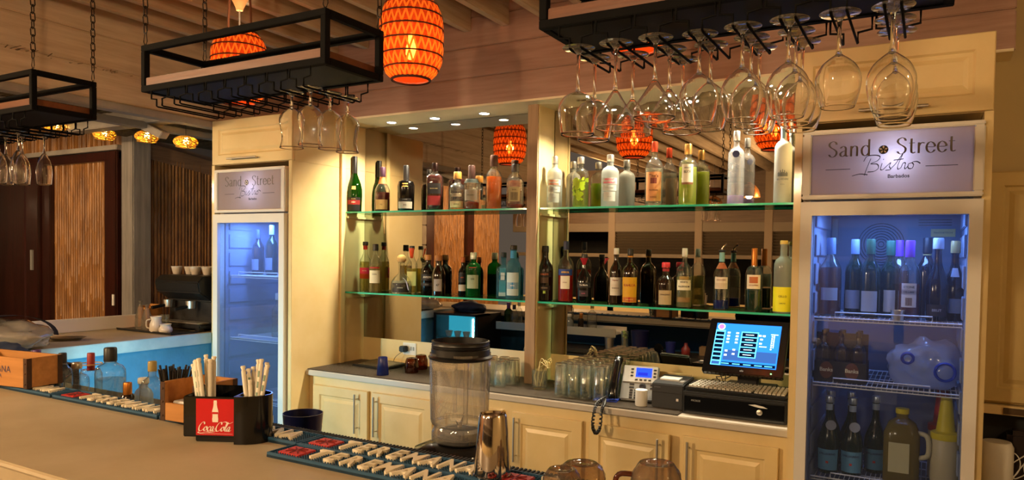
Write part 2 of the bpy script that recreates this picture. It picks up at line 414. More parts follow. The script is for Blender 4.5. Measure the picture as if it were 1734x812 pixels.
# ------------------------------------------------------------------ back counter and base cabinets
CT = thing('back_counter_top', 'long pale back counter top under the bottle shelves', 'counter', (0, 0, 0))
G().box(XL+0.002, XR-0.002, 3.318, YM-0.006, CNT-0.034, CNT).build('slab', pm('counter_laminate', '#b9b0a2', 0.35), CT, bevel=0.004)
DOORS = [(-3.33, -2.886, 'r'), (-2.85, -2.41, 'l'), (-2.375, -1.952, 'r'), (-1.893, -1.488, 'l'), (-1.449, -1.03, 'r'), (-0.972, -0.55, 'l')]
CABS = [('cream base cabinet with two doors at the fridge end of the counter', XL+0.003, -2.393, DOORS[0:2]),
        ('cream base cabinet behind the blender', -2.393, -1.47, DOORS[2:4]),
        ('cream base cabinet with a door standing ajar under the telephone', -1.47, XR-0.003, DOORS[4:6])]
for lab, a, b, ds in CABS:
    t = thing('base_cabinet', lab, 'cabinet', (0, 0, 0), group='base cabinets under the back counter')
    G().box(a, b, 3.352, YM-0.01, 0.08, CNT-0.036).build('carcass', M_CREAM, t)
    G().box(a, b, 3.42, YM-0.02, 0.0, 0.08).build('plinth', M_DARKGREY, t)
    for x0, x1, hg in ds:
        hx = x1-0.035 if hg == 'r' else x0+0.035
        hx = {(-3.33): -2.962, (-2.85): -2.865+0.05, (-1.449): -1.075, (-0.972): -0.945, (-2.375): -2.0, (-1.893): -1.865}[x0]
        rz = 0.0; hinge = 'l' if hg == 'r' else 'r'
        if x0 == -1.449: rz = -0.07
        panel_door('door', M_CREAM, t, x0, x1, 0.14, 0.795, 3.330, 0.02, 0.055, (hx, 0.54, 0.775, False), rz, hinge)

# right-hand wall cabinet beyond the fridge
t = thing('wall_cupboard', 'pale cupboard on the wall beside the wine fridge', 'cupboard', (0, 0, 0))
G().box(0.20, 0.9, 3.62, 3.72, 1.04, 2.0).build('box', pm('aged_cream', '#cdb67c', 0.5, 0, (2, '#bda468')), t, bevel=0.004)
panel_door('door', pm('aged_cream', '#cdb67c', 0.5), t, 0.20, 0.9, 1.05, 1.995, 3.60, 0.02, 0.055)
G().box(0.205, 0.9, 3.585, 3.72, 1.0, 1.037).build('bottom_rail', M_CREAM2, t, bevel=0.002)
g = G().box(0.28, 0.40, 3.578, 3.59, 1.005, 1.03); g.build('hinge', pm('rusty_hinge', '#5a4630', 0.6, 0.6), t)
t = thing('wall_niche', 'dark recess under the pale wall cupboard', 'niche', (0, 0, 0))
G().box(0.2, 0.9, 3.715, 3.72, 0.3, 1.0).build('back', M_DARKGREY, t)
G().box(0.2, 0.9, 3.50, 3.715, 0.66, 0.68).build('ledge', M_CREAM2, t)
o = G().box(0.30, 0.62, 3.62, 3.71, 0.68, 0.93).build('router_box', pm('brown_black', '#241714', 0.4), bevel=0.02); tag(o, 'dark rounded box standing in the niche by the wine fridge', 'box')
g = G(); pts = []
for i in range(60):
    a = i*0.42; pts.append((0.30+0.035*math.sin(a)+0.0022*i, 3.575+0.010*math.sin(a*1.7), 0.80+0.055*math.cos(a*0.83)))
g.tube(cr(pts, 3), 0.0022, 5); tag(g.build('white_cable', M_WHITE, None, 60), 'thin white charging cable bunched in the niche', 'cable')
g = G().lathe([(0, 0), (0.055, 0), (0.06, 0.01), (0.06, 0.19), (0.05, 0.21), (0, 0.21)], 20, (0.262, 3.58, 0.68)); tag(g.build('paper_roll', M_WHITE, None, 40), 'white paper towel roll in the niche beside the fridge', 'paper roll')
# ================================================================== the bars
YB0, YB1 = 0.955, 1.602
t = thing('front_bar', 'long tan concrete front bar running across the foreground', 'bar', (0, 0, 0))
G().box(-4.13-0.62, 1.6, YB0, YB1, BARZ-0.055, BARZ).build('bar_top', M_CONC, t, bevel=0.012, bseg=3)
G().box(-4.7, 1.6, YB0+0.12, YB0+0.2, 0, BARZ-0.056).build('front_panel', pm('grout', '#c6d3dc', 0.6), t)
G().box(-4.1, 1.6, YB0+0.2, YB0+0.26, 0, BARZ-0.056).build('inner_panel', pm('teal_panel', '#1d4f74', 0.55), t)
# blue mosaic on its face: the pieces near the visible corner
tile = {}
k = 0
for ix in range(34):
    for iz in range(8):
        x = -2.75+ix*0.04; z = 1.02-(iz+1)*0.034; q = random.randrange(3)
        j = random.uniform(-0.006, 0.006)
        if q not in tile: tile[q] = G().prism([(0.001, 0.003), (0.036, 0.001), (0.038, 0.031), (0.004, 0.032)], -0.006, 0, 'xz').mesh('mosaic_piece', bevel=0)
        new_obj('mosaic_piece', tile[q], M_MOSAIC[q], t, (x, YB0+0.12, z), (0, random.uniform(-.08, .08), 0)); k += 1
# side bar with blue plaster face
t = thing('side_bar', 'side bar with tan top, pale edge and blue plastered face', 'bar', (0, 0, 0))
G().box(-4.85, -4.132, 1.66, 3.62, BARZ-0.045, BARZ-0.001).build('bar_top', M_CONC, t)
G().box(-4.131, -4.112, 1.72, 3.195, BARZ-0.07, BARZ).build('pale_edge', pm('pale_edge', '#b9c4c4', 0.5, 0, (8, '#9fb0b4')), t, bevel=0.003)
G().box(-4.78, -4.14, 1.72, 3.6, 0, BARZ-0.046).build('blue_face', M_BLUEWALL, t)
G().box(-4.85, -4.80, 1.4, 3.3, BARZ, BARZ+0.085).build('upstand', M_WHITE, t, bevel=0.003)

# ================================================================== far left: door wall, post, bamboo, thatch
def bamboo(parent, p0, p1, z0, z1, n, r=0.013):
    g = G()
    for i in range(n):
        f = (i+0.5)/n; x = p0[0]+(p1[0]-p0[0])*f; y = p0[1]+(p1[1]-p0[1])*f; rr = r*random.uniform(0.8, 1.1)
        pts = []; rad = []; z = z0; nz = random.uniform(0.15, 0.4)
        prof = [(rr, z0)]
        zc = z0+nz
        while zc < z1-0.05:
            prof += [(rr, zc-0.008), (rr*1.14, zc), (rr, zc+0.008)]; zc += random.uniform(0.28, 0.42)
        prof += [(rr, z1)]
        g.lathe(prof, 6, (x, y, 0))
    o = g.build('bamboo_poles', M_BAMBOO, parent, 60); o['kind'] = 'stuff'; return o
wd = struct('wall_far')
G().box(-9, -5.62, 3.70, 3.82, 0, 3.3).build('backing', M_DARKWOOD, wd)
dr = thing('panel_screen_door', 'dark wood framed door filled with upright bamboo poles', 'door', (0, 0, 0))
G().box(-6.90, -6.77, 3.58, 3.66, 0, 2.42).build('stile', M_DARKWOOD, dr, bevel=0.006)
G().box(-5.955, -5.86, 3.58, 3.66, 0, 2.42).build('stile', M_DARKWOOD, dr, bevel=0.006)
G().box(-5.86, -5.74, 3.55, 3.66, 0, 2.42).build('jamb', M_DARKWOOD, dr, bevel=0.01)
G().box(-6.90, -5.74, 3.57, 3.66, 2.345, 2.42).build('head_rail', M_DARKWOOD, dr, bevel=0.006)
G().box(-5.79, -5.765, 3.543, 3.55, 1.16, 1.25).build('latch_plate', M_WHITE, dr)
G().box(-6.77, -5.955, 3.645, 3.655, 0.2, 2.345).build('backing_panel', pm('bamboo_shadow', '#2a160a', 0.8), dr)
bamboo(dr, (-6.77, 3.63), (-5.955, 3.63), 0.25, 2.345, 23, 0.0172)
G().box(-7.1, -5.72, 3.54, 3.66, 2.425, 2.465).build('head_trim', M_WHITEBEAM, dr, bevel=0.004)
dl = thing('wooden_door', 'plain mahogany door at the far left edge', 'door', (0, 0, 0))
panel_door('door_leaf_frame', M_DARKWOOD, dl, -8.0, -6.98, 0.02, 2.38, 3.56, 0.05, 0.14)
G().box(-6.98, -6.91, 3.55, 3.66, 0, 2.42).build('jamb', M_DARKWOOD, dl, bevel=0.005)
g = G().box(-7.03, -7.0, 3.545, 3.56, 1.42, 1.6); g.build('hinge', M_GREYP, dl)
wu = struct('wall_far_upper'); bamboo(wu, (-7.6, 3.64), (-5.74, 3.64), 2.47, 2.75, 84, 0.011)
# corner post and bamboo wall running away to the right
g = G().box(-5.69, -5.53, 3.56, 3.72, 0, 3.2); tag(g.build('corner_post', M_POST, bevel=0.008), kind='structure')
wb = struct('wall_bamboo')
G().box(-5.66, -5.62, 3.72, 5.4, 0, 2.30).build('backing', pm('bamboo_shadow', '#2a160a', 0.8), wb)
G().box(-5.68, -5.63, 3.72, 5.4, 2.30, 2.9).build('upper_plaster', pm('mauve_plaster', '#9a8880', 0.7), wb)
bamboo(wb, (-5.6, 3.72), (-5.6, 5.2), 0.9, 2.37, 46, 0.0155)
G().prism([(3.70, 2.37), (5.3, 2.16), (5.3, 2.28), (3.70, 2.50)], -5.64, -5.585, 'yz').build('top_board', wood('amber_board', '#8c6a4c', '#74543a', 1), wb)
# lower thatched roof with whitewashed frame
rt = struct('roof_thatch')
def slab(p, th, name, mat, parent, bevel=0):
    g = G(); n = len(p); g.add(list(p)+[(a, b, c+th) for a, b, c in p], [tuple(range(n)), tuple(range(2*n-1, n-1, -1))]+[(i, n+i, n+(i+1) % n, (i+1) % n) for i in range(n)])
    return g.build(name, mat, parent, bevel=bevel)
slab([(-4.2, -1, 2.66), (-4.2, 5.6, 2.66), (-5.62, 5.6, 2.52), (-5.62, -1, 2.52)], 0.08, 'thatch_layer', M_THATCH, rt)
g = G()
for i in range(2600):
    x = random.uniform(-5.5, -4.25); y = random.uniform(1.4, 4.8); z = 2.655-(-4.2-x)*0.0986; a = random.uniform(-0.25, 0.25); l = random.uniform(0.10, 0.22)
    d = Vector((math.cos(a), math.sin(a), 0.03))*l; n = Vector((-math.sin(a), math.cos(a), 0))*0.003; p = Vector((x, y, z-random.uniform(0, 0.012)))
    g.add([p-n, p+n, p+n+d, p-n+d, p+Vector((0, 0, 0.004))+d*0.5], [(0, 1, 2, 3), (0, 1, 4), (2, 3, 4)])
o = g.build('straw', pm('straw', '#8f774c', 0.9, 0, (30, '#4f4028')), rt); o['kind'] = 'stuff'
for y0, y1, z, hh in ((2.25, 2.25, 0, 0),): pass
G().box(-4.66, -4.58, 1.0, 5.0, 2.435, 2.478).build('purlin', M_WHITEBEAM, rt, bevel=0.005)
for yy in (1.35, 3.10, 4.6):
    g = G().box(-5.6, -4.22, yy-0.07, yy+0.05, 2.47, 2.57); g.build('tie_beam', M_WHITEBEAM, rt, bevel=0.006)
    G().prism([(-4.75, 2.47), (-4.6, 2.47), (-4.42, 2.40), (-4.46, 2.36)], yy-0.05, yy+0.01, 'xz').build('brace', M_WHITEBEAM, rt, bevel=0.004)
# room to the left and behind, as the mirrors show it
wl = struct('wall_left')
G().box(-8.6, -8.5, -5, 3.7, 0, 3.3).build('backing', M_DARKWOOD, wl)
for i, (y0, y1, kind) in enumerate([(-3.2, -2.3, 'b'), (-2.3, -2.1, 'w'), (-2.1, -1.2, 'b'), (-1.2, -1.0, 'w'), (-1.0, -0.45, 's'), (-0.45, 0.35, 'b'), (0.35, 0.5, 'w'), (0.5, 1.4, 'd')]):
    if kind == 'b':
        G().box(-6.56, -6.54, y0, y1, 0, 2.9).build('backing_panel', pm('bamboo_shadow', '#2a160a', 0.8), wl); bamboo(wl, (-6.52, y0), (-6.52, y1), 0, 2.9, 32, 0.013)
    elif kind == 'w': G().box(-6.6, -6.45, y0, y1, 0, 2.9).build('post', M_DARKWOOD, wl, bevel=0.006)
    elif kind == 's':
        for j in range(10): G().box(-6.62, -6.44, y0+0.004, y1-0.004, j*0.29+0.004, j*0.29+0.286).build('stone_block', pm('stone', '#7d7264', 0.8, 0, (6, '#665c50')), wl, bevel=0.01)
    else: G().box(-6.6, -6.5, y0, y1, 0, 2.9).build('panel', M_BLACK, wl)
YR = -3.7
wr = struct('wall_rear')
for i, x in enumerate((-4.6, -3.15, -2.1, -1.2, -0.3, 1.0, 2.1)):
    G().box(x-0.06, x+0.06, YR-0.06, YR+0.06, 0, 3.05).build('post', pm('rear_post', '#7d6a54', 0.6), wr, bevel=0.006)
G().box(-6.5, 2.2, YR-0.05, YR+0.05, 2.02, 2.16).build('top_rail', pm('rear_louvre', '#6a5c4a', 0.6), wr, bevel=0.005)
G().box(-6.5, 2.2, YR-0.05, YR+0.05, 1.60, 1.66).build('bottom_rail', pm('rear_louvre', '#6a5c4a', 0.6), wr, bevel=0.005)
slat = G().prism([(-0.04, -0.02), (0.03, 0.022), (0.04, 0.02), (-0.03, -0.026)], 0, 1, 'yz').mesh('louvre_slat')
for x0, x1 in ((-4.54, -3.21), (-3.09, -2.16), (-2.04, -1.26), (-1.14, -0.36), (-0.24, 0.94), (1.06, 2.04)):
    for j in range(8):
        o = new_obj('louvre_slat', slat, pm('rear_louvre', '#6a5c4a', 0.6), wr, (x0, YR, 1.69+j*0.045)); o.scale = (x1-x0, 1, 1)
G().box(-6.5, 2.2, YR-0.05, YR+0.05, 2.16, 3.05).build('upper_boarding', wood('rear_boarding', '#5f4a38', '#4a3828', 0), wr)
G().box(-6.5, 2.2, YR-0.06, YR+0.06, 0.0, 0.9).build('low_wall', M_CREAM2, wr)
G().box(-6.5, 2.2, YR-1.0, YR-0.98, 0.0, 3.0).build('dark_garden', pm('night_garden', '#050504', 0.9), wr)

# ================================================================== hanging glass racks
RX0, RY0, RY1, RZ0, RZ1, RLEN = 0.0, 1.50, 1.748, 2.147, 2.30, 0.826
def make_rack(name, label, x0, zoff=0.0):
    t = thing(name, label, 'glass rack', (x0, RY0, RZ0), group='hanging glass racks over the front bar')
    L, D, Hh, b = RLEN, RY1-RY0, RZ1-RZ0, 0.020
    g = G()
    for z0 in (0.0, Hh-b):
        g.box(0, L, 0, b, z0, z0+b); g.box(0, L, D-b, D, z0, z0+b); g.box(0, b, b, D-b, z0, z0+b); g.box(L-b, L, b, D-b, z0, z0+b)
    for x in (0, L-b):
        for y in (0, D-b): g.box(x, x+b, y, y+b, b, Hh-b)
    g.build('frame', M_STEELB, t, bevel=0.0015)
    G().box(b+0.001, L-b-0.001, 0.004, D-0.004, b*0.9, b+0.026).build('shelf_board', M_RACKWOOD, t, bevel=0.002)
    G().box(b*0.6, L-b*0.6, b*0.8, D-b*0.8, 0.003, 0.010).build('under_plate', pm('dark_plate', '#120f0e', 0.6, spec=0.2), t)
    n = 8; p = 0.0905; r = 0.0028
    for i in range(n):
        xc = 0.047+p*(i+0.5)
        for s in (-1, 1):
            xp = xc+s*(p/2-0.004); xi = xc+s*(p/2-0.031)
            y0, y1 = 0.004, D-0.004
            pts = [(xp, y0, 0.0), (xp, y0, -0.026), (xi, y0, -0.030), (xi, y0, -0.052), (xi, y0+0.006, -0.054), (xi, y1-0.006, -0.054), (xi, y1, -0.052), (xi, y1, -0.030), (xp, y1, -0.026), (xp, y1, 0.0)]
            G().tube(pts, r, 6).build('wire_rail', M_STEELB, t, 50)
    for x in (b/2, L-b/2):
        for y in (b/2, D-b/2):
            g = G(); z = Hh
            # carabiner
            g.tube([(x-0.004, y, z+0.004), (x-0.009, y, z+0.014), (x-0.004, y, z+0.044), (x+0.004, y, z+0.044), (x+0.009, y, z+0.014), (x+0.004, y, z+0.004)], 0.0018, 5, True)
            z += 0.040; kx = 0
            while z < 0.80:
                a, h = 0.0085, 0.034; q = []
                for an in range(10):
                    th = 2*PI*an/10; dx = a*math.cos(th); dz = (h/2-a)*(1 if math.sin(th) > 0 else -1)+a*math.sin(th)
                    q.append((x+(dx if kx % 2 == 0 else 0), y+(0 if kx % 2 == 0 else dx), z+h/2+dz))
                g.tube(q, 0.0023, 5, True); z += h-0.006; kx += 1
            g.build('chain', pm('dark_chain', '#2b211a', 0.45, 0.8), t, 50)
    return t
RACKX = [-2.955-RLEN, -1.461-RLEN, -0.797]
r0 = make_rack('glass_rack', 'black steel glass rack with flutes, hung over the far end of the bar', RACKX[0])
dup(r0, (RACKX[1], RY0, RZ0), 'black steel glass rack with four goblets, hung beside the orange lampshade')
dup(r0, (RACKX[2], RY0, RZ0), 'black steel glass rack crowded with wine glasses, hung before the upper mirror')

# ------------------------------------------------------------------ hanging glasses
M_GLASS = refr('clear_glass', '#ffffff', 1.42, 0.0)
def glass_mesh(kind, h, R):
    """upside-down stemmed glass: foot at z=0 (top), rim at z=-h; solid foot and stem, thin double wall"""
    t = 0.0013; s = 0.0036
    if kind == 'tulip': bowl = [(0.46, 0.012), (0.455, 0.02), (0.50, 0.30), (0.56, 0.62), (0.66, 0.86), (0.78, 0.98), (0.88, 0.98), (1.0, 0.86)]; pts = [(0.44, 0.14), (0.50, 0.5), (0.57, 0.80), (0.68, 1.0), (0.80, 0.98), (0.92, 0.86), (1.0, 0.74)]
    elif kind == 'round': pts = [(0.50, 0.10), (0.53, 0.45), (0.58, 0.78), (0.67, 0.99), (0.76, 1.0), (0.88, 0.94), (1.0, 0.86)]
    elif kind == 'martini': pts = [(0.52, 0.08), (0.56, 0.2), (0.68, 0.50), (0.80, 0.80), (0.865, 0.96), (0.90, 1.0), (1.0, 0.985)]
    elif kind == 'cone': pts = [(0.55, 0.08), (0.59, 0.22), (0.70, 0.50), (0.82, 0.82), (0.90, 1.0), (0.95, 1.0), (1.0, 0.98)]
    elif kind == 'goblet': pts = [(0.30, 0.16), (0.33, 0.45), (0.39, 0.78), (0.46, 0.95), (0.54, 0.98), (0.68, 0.86), (0.80, 0.78), (0.90, 0.82), (1.0, 0.94)]
    else: pts = [(0.36, 0.12), (0.42, 0.40), (0.52, 0.72), (0.66, 0.95), (0.78, 1.0), (0.9, 0.95), (1.0, 0.88)]
    sb = pts[0][0]*h
    sm = [tuple(v) for v in cr([(a, b, 0) for a, b in pts], 4)]
    out = [(b*R, a*h) for a, b, _ in sm]
    fr = {'goblet': 0.034, 'flute': 0.032}.get(kind, 0.036)
    foot = [(0, 0.0015), (fr*0.5, 0.001), (fr, 0.0), (fr+0.0012, 0.0012), (fr, 0.0026), (fr*0.5, 0.0042), (0.010, 0.007), (s*1.4, 0.0139), (0, 0.0139)]
    stem = [(0, 0.014), (s*1.4, 0.014), (s, 0.026)]
    if kind == 'goblet': stem += [(s*1.3, 0.034), (s*1.9, 0.040), (s*1.3, 0.046)]
    stem += [(s*0.95, sb-0.014), (s*1.5, sb-0.004), (0, sb-0.0035)]
    bowl = [(0, sb-0.0034), (s*1.5, sb-0.0034)]+[(max(r, s*1.7), z) for r, z in out]+[(out[-1][0]-t*0.5, out[-1][1]+0.0006)]+[(max(r-t, 0.001), z-0.0002) for r, z in reversed(out[1:])]+[(0, out[0][1]+0.005)]
    f = lambda pr, seg=32: G().lathe([(r, -z) for r, z in pr], seg).mesh('glass', 50)
    return f(foot, 28), f(stem, 14), f(bowl)
GM = {}
M_FOOT = glassy('stemware_foot', '#f4f0ea', '#a8a098', 3.0, 0.03, 0.14, '#fff6ea', 2.0)
def hang(kind, h, R, rack, slot, d, label, group):
    key = (kind, h, R)
    if key not in GM: GM[key] = glass_mesh(*key)
    p = 0.0905
    o = thing('stemmed_glass', label, 'glass', (RACKX[rack]+0.047+p*(slot+0.5), RY0+d, RZ0-0.0478), random.uniform(0, 6), group)
    for nm, me, m in zip(('foot', 'stem', 'bowl'), GM[key], (M_FOOT, M_GLASS, M_GLASS)): new_obj(nm, me, m, o)
    return o
ORD = ['first', 'second', 'third', 'fourth', 'fifth', 'sixth', 'seventh', 'eighth']
GR = 'wine glasses hung in the crowded rack'
lay = [(0, 'round', 0.197, 0.044, (0.022, 0.115)), (1, 'cone', 0.188, 0.044, (0.022, 0.13)), (2, 'martini', 0.174, 0.046, (0.022, 0.122, 0.222)),
       (3, 'tulip', 0.188, 0.040, (0.04, 0.13)), (4, 'tulip', 0.190, 0.041, (0.03, 0.115, 0.20)), (5, 'tulip', 0.192, 0.042, (0.026, 0.112, 0.198)),
       (6, 'tulip', 0.180, 0.041, (0.03,)), (7, 'tulip', 0.194, 0.042, (0.03, 0.116, 0.202))]
KN = {'round': 'round-bowled wine glass', 'cone': 'wide cone-shaped cocktail glass', 'martini': 'broad martini glass', 'tulip': 'tulip-bowled wine glass'}
for sl, kd, h, R, ds in lay:
    for i, d in enumerate(ds):
        where = ('front', 'middle', 'back')[i] if len(ds) == 3 else (('front', 'back')[i] if len(ds) == 2 else 'only')
        hang(kd, h, R, 2, sl, d, '%s hanging %s in %s slot of the crowded rack' % (KN[kd], 'alone' if where == 'only' else 'at the '+where, ORD[sl]), GR)
for sl, d, lab in ((6, 0.06, 'alone in the seventh slot'), (7, 0.045, 'at the front of the last slot'), (7, 0.125, 'in the middle of the last slot'), (7, 0.20, 'at the back of the last slot')):
    hang('goblet', 0.166, 0.037, 1, sl, d, 'short-stemmed flared goblet hanging %s by the orange lampshade' % lab, 'goblets hung in the middle rack')
for sl, d, lab in ((3, 0.13, 'at the picture edge'), (4, 0.06, 'front one of the middle pair'), (4, 0.15, 'back one of the middle pair'), (5, 0.09, 'front one of the pair nearest the door'), (5, 0.19, 'back one of the pair nearest the door')):
    hang('flute', 0.21, 0.031, 0, sl, d, 'slim flute glass hanging from the far-end rack, %s' % lab, 'flutes hung in the far rack')

# ------------------------------------------------------------------ woven orange pendant lamps
M_SHADE_IN = glassy('shade_lining', '#e08040', '#a04810', 0.0, 0.5, 0.86, '#641a04')
M_STRAP = transl('shade_strap', '#ffcf7c', 0.75, '#e89a48')
M_ROPE = pm('shade_rope', '#3a140a', 0.8)
def make_lamp(label, loc, power):
    t = thing('woven_pendant_lamp', label, 'pendant lamp', loc, group='woven orange pendant lamps')
    # z=0 at the bottom opening
    prof = [(0.078, 0.0), (0.108, 0.03), (0.128, 0.075), (0.134, 0.13), (0.134, 0.20), (0.130, 0.26), (0.112, 0.31), (0.085, 0.34)]
    def rad(z):
        for (r0, z0), (r1, z1) in zip(prof, prof[1:]):
            if z <= z1: return r0+(r1-r0)*(z-z0)/(z1-z0)
        return prof[-1][0]
    G().lathe([(r-0.004, z) for r, z in prof], 40).build('shade_lining', M_SHADE_IN, t, 60)
    levels = [0.0, 0.042, 0.096, 0.152, 0.208, 0.264, 0.312, 0.34]
    g = G(); n = 26
    for li in range(len(levels)-1):
        za, zb = levels[li]+0.003, levels[li+1]-0.003
        for k in range(n):
            a0 = 2*PI*(k+0.5*(li % 2))/n; am = a0+PI/n; a1 = a0+2*PI/n
            for (aa, ab) in ((a0, am), (a1, am)):
                P = []
                for s_ in (0, 1, 2, 3):
                    f = s_/3; an = aa+(ab-aa)*f; z = za+(zb-za)*f; r = rad(z)+0.002+0.002*math.sin(PI*f); P.append((an, z, r))
                wd_ = 0.0042
                A = [((r)*math.cos(an-wd_/r), r*math.sin(an-wd_/r), z) for an, z, r in P]; B = [(r*math.cos(an+wd_/r), r*math.sin(an+wd_/r), z) for an, z, r in P]
                g.strip(A, B)
    g.build('zigzag_straps', M_STRAP, t)
    g = G()
    for z in levels:
        r = rad(z)+0.003; g.tube([(r*math.cos(2*PI*i/40), r*math.sin(2*PI*i/40), z+0.0015*math.sin(i*PI)) for i in range(40)], 0.0034 if 0 < z < 0.34 else 0.006, 5, True)
    g.build('hoops', M_ROPE, t, 60)
    G().lathe([(0, 0.085), (0.012, 0.088), (0.024, 0.11), (0.022, 0.14), (0.013, 0.16), (0.013, 0.19), (0, 0.19)], 14).build('bulb', emit('lamp_bulb', '#ffd08a', 30), t, 60)
    G().tube([(0, 0, 0.19), (0, 0, 0.46)], 0.004, 6).build('cord', M_WHITE, t)
    G().lathe([(0, 0.455), (0.016, 0.455), (0.02, 0.47), (0.045, 0.52), (0.05, 0.60), (0, 0.61)], 20).build('ceiling_cup', pm('cup_cream', '#d99a63', 0.5), t, 50)
    for s_ in (-1, 1): G().tube(cr([(s_*0.075, 0, 0.335), (s_*0.082, 0, 0.42), (s_*0.06, 0, 0.66)], 5), 0.006, 6).build('hanging_strap', pm('leather_strap', '#6b3a1e', 0.7), t, 60)
    lo = lamp('pendant_bulb_light', 'POINT', (0, 0, 0.13), power, (1.0, 0.80, 0.50), 0.03); lo.parent = t
    return t
LZ = 2.365
make_lamp('woven orange pendant lamp behind the four-goblet rack', (-3.02, 2.506, LZ), 18)
make_lamp('woven orange pendant lamp beside the end of the four-goblet rack', (-1.945, 2.506, LZ), 18)
make_lamp('woven orange pendant lamp hidden behind the crowded rack, seen in the mirror', (-0.94, 2.506, LZ), 18)

# small golden woven pendants in the thatched area
def gold_lamp(label, loc):
    t = thing('golden_pendant', label, 'pendant lamp', loc, group='small golden pendants under the thatch')
    R, Hh = 0.078, 0.040; g = G(); rnd = random.Random(3)
    for k in range(34):
        a = rnd.uniform(0, 6.28); tl = rnd.uniform(-1.1, 1.1); P = []
        ax = Vector((math.cos(a)*math.cos(tl), math.sin(a)*math.cos(tl), math.sin(tl))); u = ax.orthogonal().normalized(); v = ax.cross(u); sft = rnd.uniform(-0.5, 0.5)
        for i in range(20):
            th = 2*PI*i/20; q = (u*math.cos(th)+v*math.sin(th))*math.sqrt(1-sft*sft)+ax*sft; P.append((q.x*R, q.y*R, Hh+q.z*Hh))
        g.tube(P, 0.0022, 4, True)
    g.build('woven_shade', pm('golden_wire', '#f0c458', 0.35, 0.2, emis=None), t, 60)
    G().lathe([(R*0.75, 0.006), (R*0.8, 0.003), (R*0.85, 0.006), (R*0.8, 0.009), (R*0.75, 0.006)], 24).build('rim', pm('golden_wire', '#f0c458', 0.35, 0.2), t, 60)
    G().lathe([(0, 0.02), (0.016, 0.03), (0.016, 0.055), (0.008, 0.075), (0, 0.076)], 12).build('bulb', emit('gold_bulb', '#ffc860', 26), t, 60)
    G().tube([(0, 0, 0.076), (0, 0, 0.085+max(0.0, 2.655-(-4.2-loc[0])*0.0986-loc[2]-0.085))], 0.002, 5).build('cord', M_BLACK, t)
    lo = lamp('golden_bulb_light', 'POINT', (0, 0, 0.045), 24, (1.0, 0.66, 0.25), 0.015); lo.parent = t
for (x, z, lab) in ((-5.55, 2.468, 'golden woven pendant lamp half hidden by the flute rack'), (-5.315, 2.425, 'golden woven pendant lamp nearest the door with bamboo poles'),
                    (-4.81, 2.375, 'golden woven pendant lamp in front of the grey corner post'), (-4.385, 2.312, 'golden woven pendant lamp nearest the cream fridge housing')):
    gold_lamp(lab, (x, 2.98 if x < -5.5 else 3.2, z))
# globes built round the added, unseen fill lamps
for i, (x, y, z) in enumerate(ADDED_GLOBES):
    t = thing('added_globe', 'frosted globe pendant added out of view as a fill light', 'pendant lamp', (x, y, z-0.10), group='globe pendants added as fill lights')
    G().lathe([(0, 0), (0.05, 0.012), (0.087, 0.05), (0.1, 0.1), (0.087, 0.15), (0.05, 0.188), (0.02, 0.2)], 24).build('globe', glassy('opal_globe', '#fff2dc', '#e8d8bc', 0.3, 0.2, 0.25, '#fff0d8'), t, 60)
    G().lathe([(0, 0.07), (0.03, 0.085), (0.03, 0.115), (0, 0.14)], 12).build('bulb', emit('added_globe_bulb', '#ffe0b0', 12), t, 50)
    G().tube([(0, 0, 0.2), (0, 0, 0.48)], 0.003, 5).build('cord', M_BLACK, t)
# pendants of the dining side, seen only in the mirrors
for (x, y, z, lab) in ((-2.6, -2.4, 2.3, 'copper dome pendant of the dining side, seen in the mirror'), (-1.9, -1.3, 2.35, 'wicker pendant of the dining side, seen in the mirror')):
    t = thing('dome_pendant', lab, 'pendant lamp', (x, y, z), group='dining side pendants')
    G().lathe([(0.13, 0), (0.128, 0.03), (0.11, 0.09), (0.07, 0.14), (0.02, 0.165), (0.018, 0.18), (0.06, 0.13), (0.1, 0.085), (0.12, 0.03), (0.13, 0)], 24).build('shade', pm('copper', '#c98a52', 0.3, 0.8), t, 50)
    G().lathe([(0, 0.03), (0.03, 0.05), (0.03, 0.08), (0, 0.11)], 12).build('bulb', emit('dome_bulb', '#ffd9a0', 12), t, 50)
    G().tube([(0, 0, 0.17), (0, 0, 0.6)], 0.003, 5).build('cord', M_BLACK, t)
    lo = lamp('dome_bulb_light', 'POINT', (0, 0, 0.02), 10, WARM, 0.04); lo.parent = t
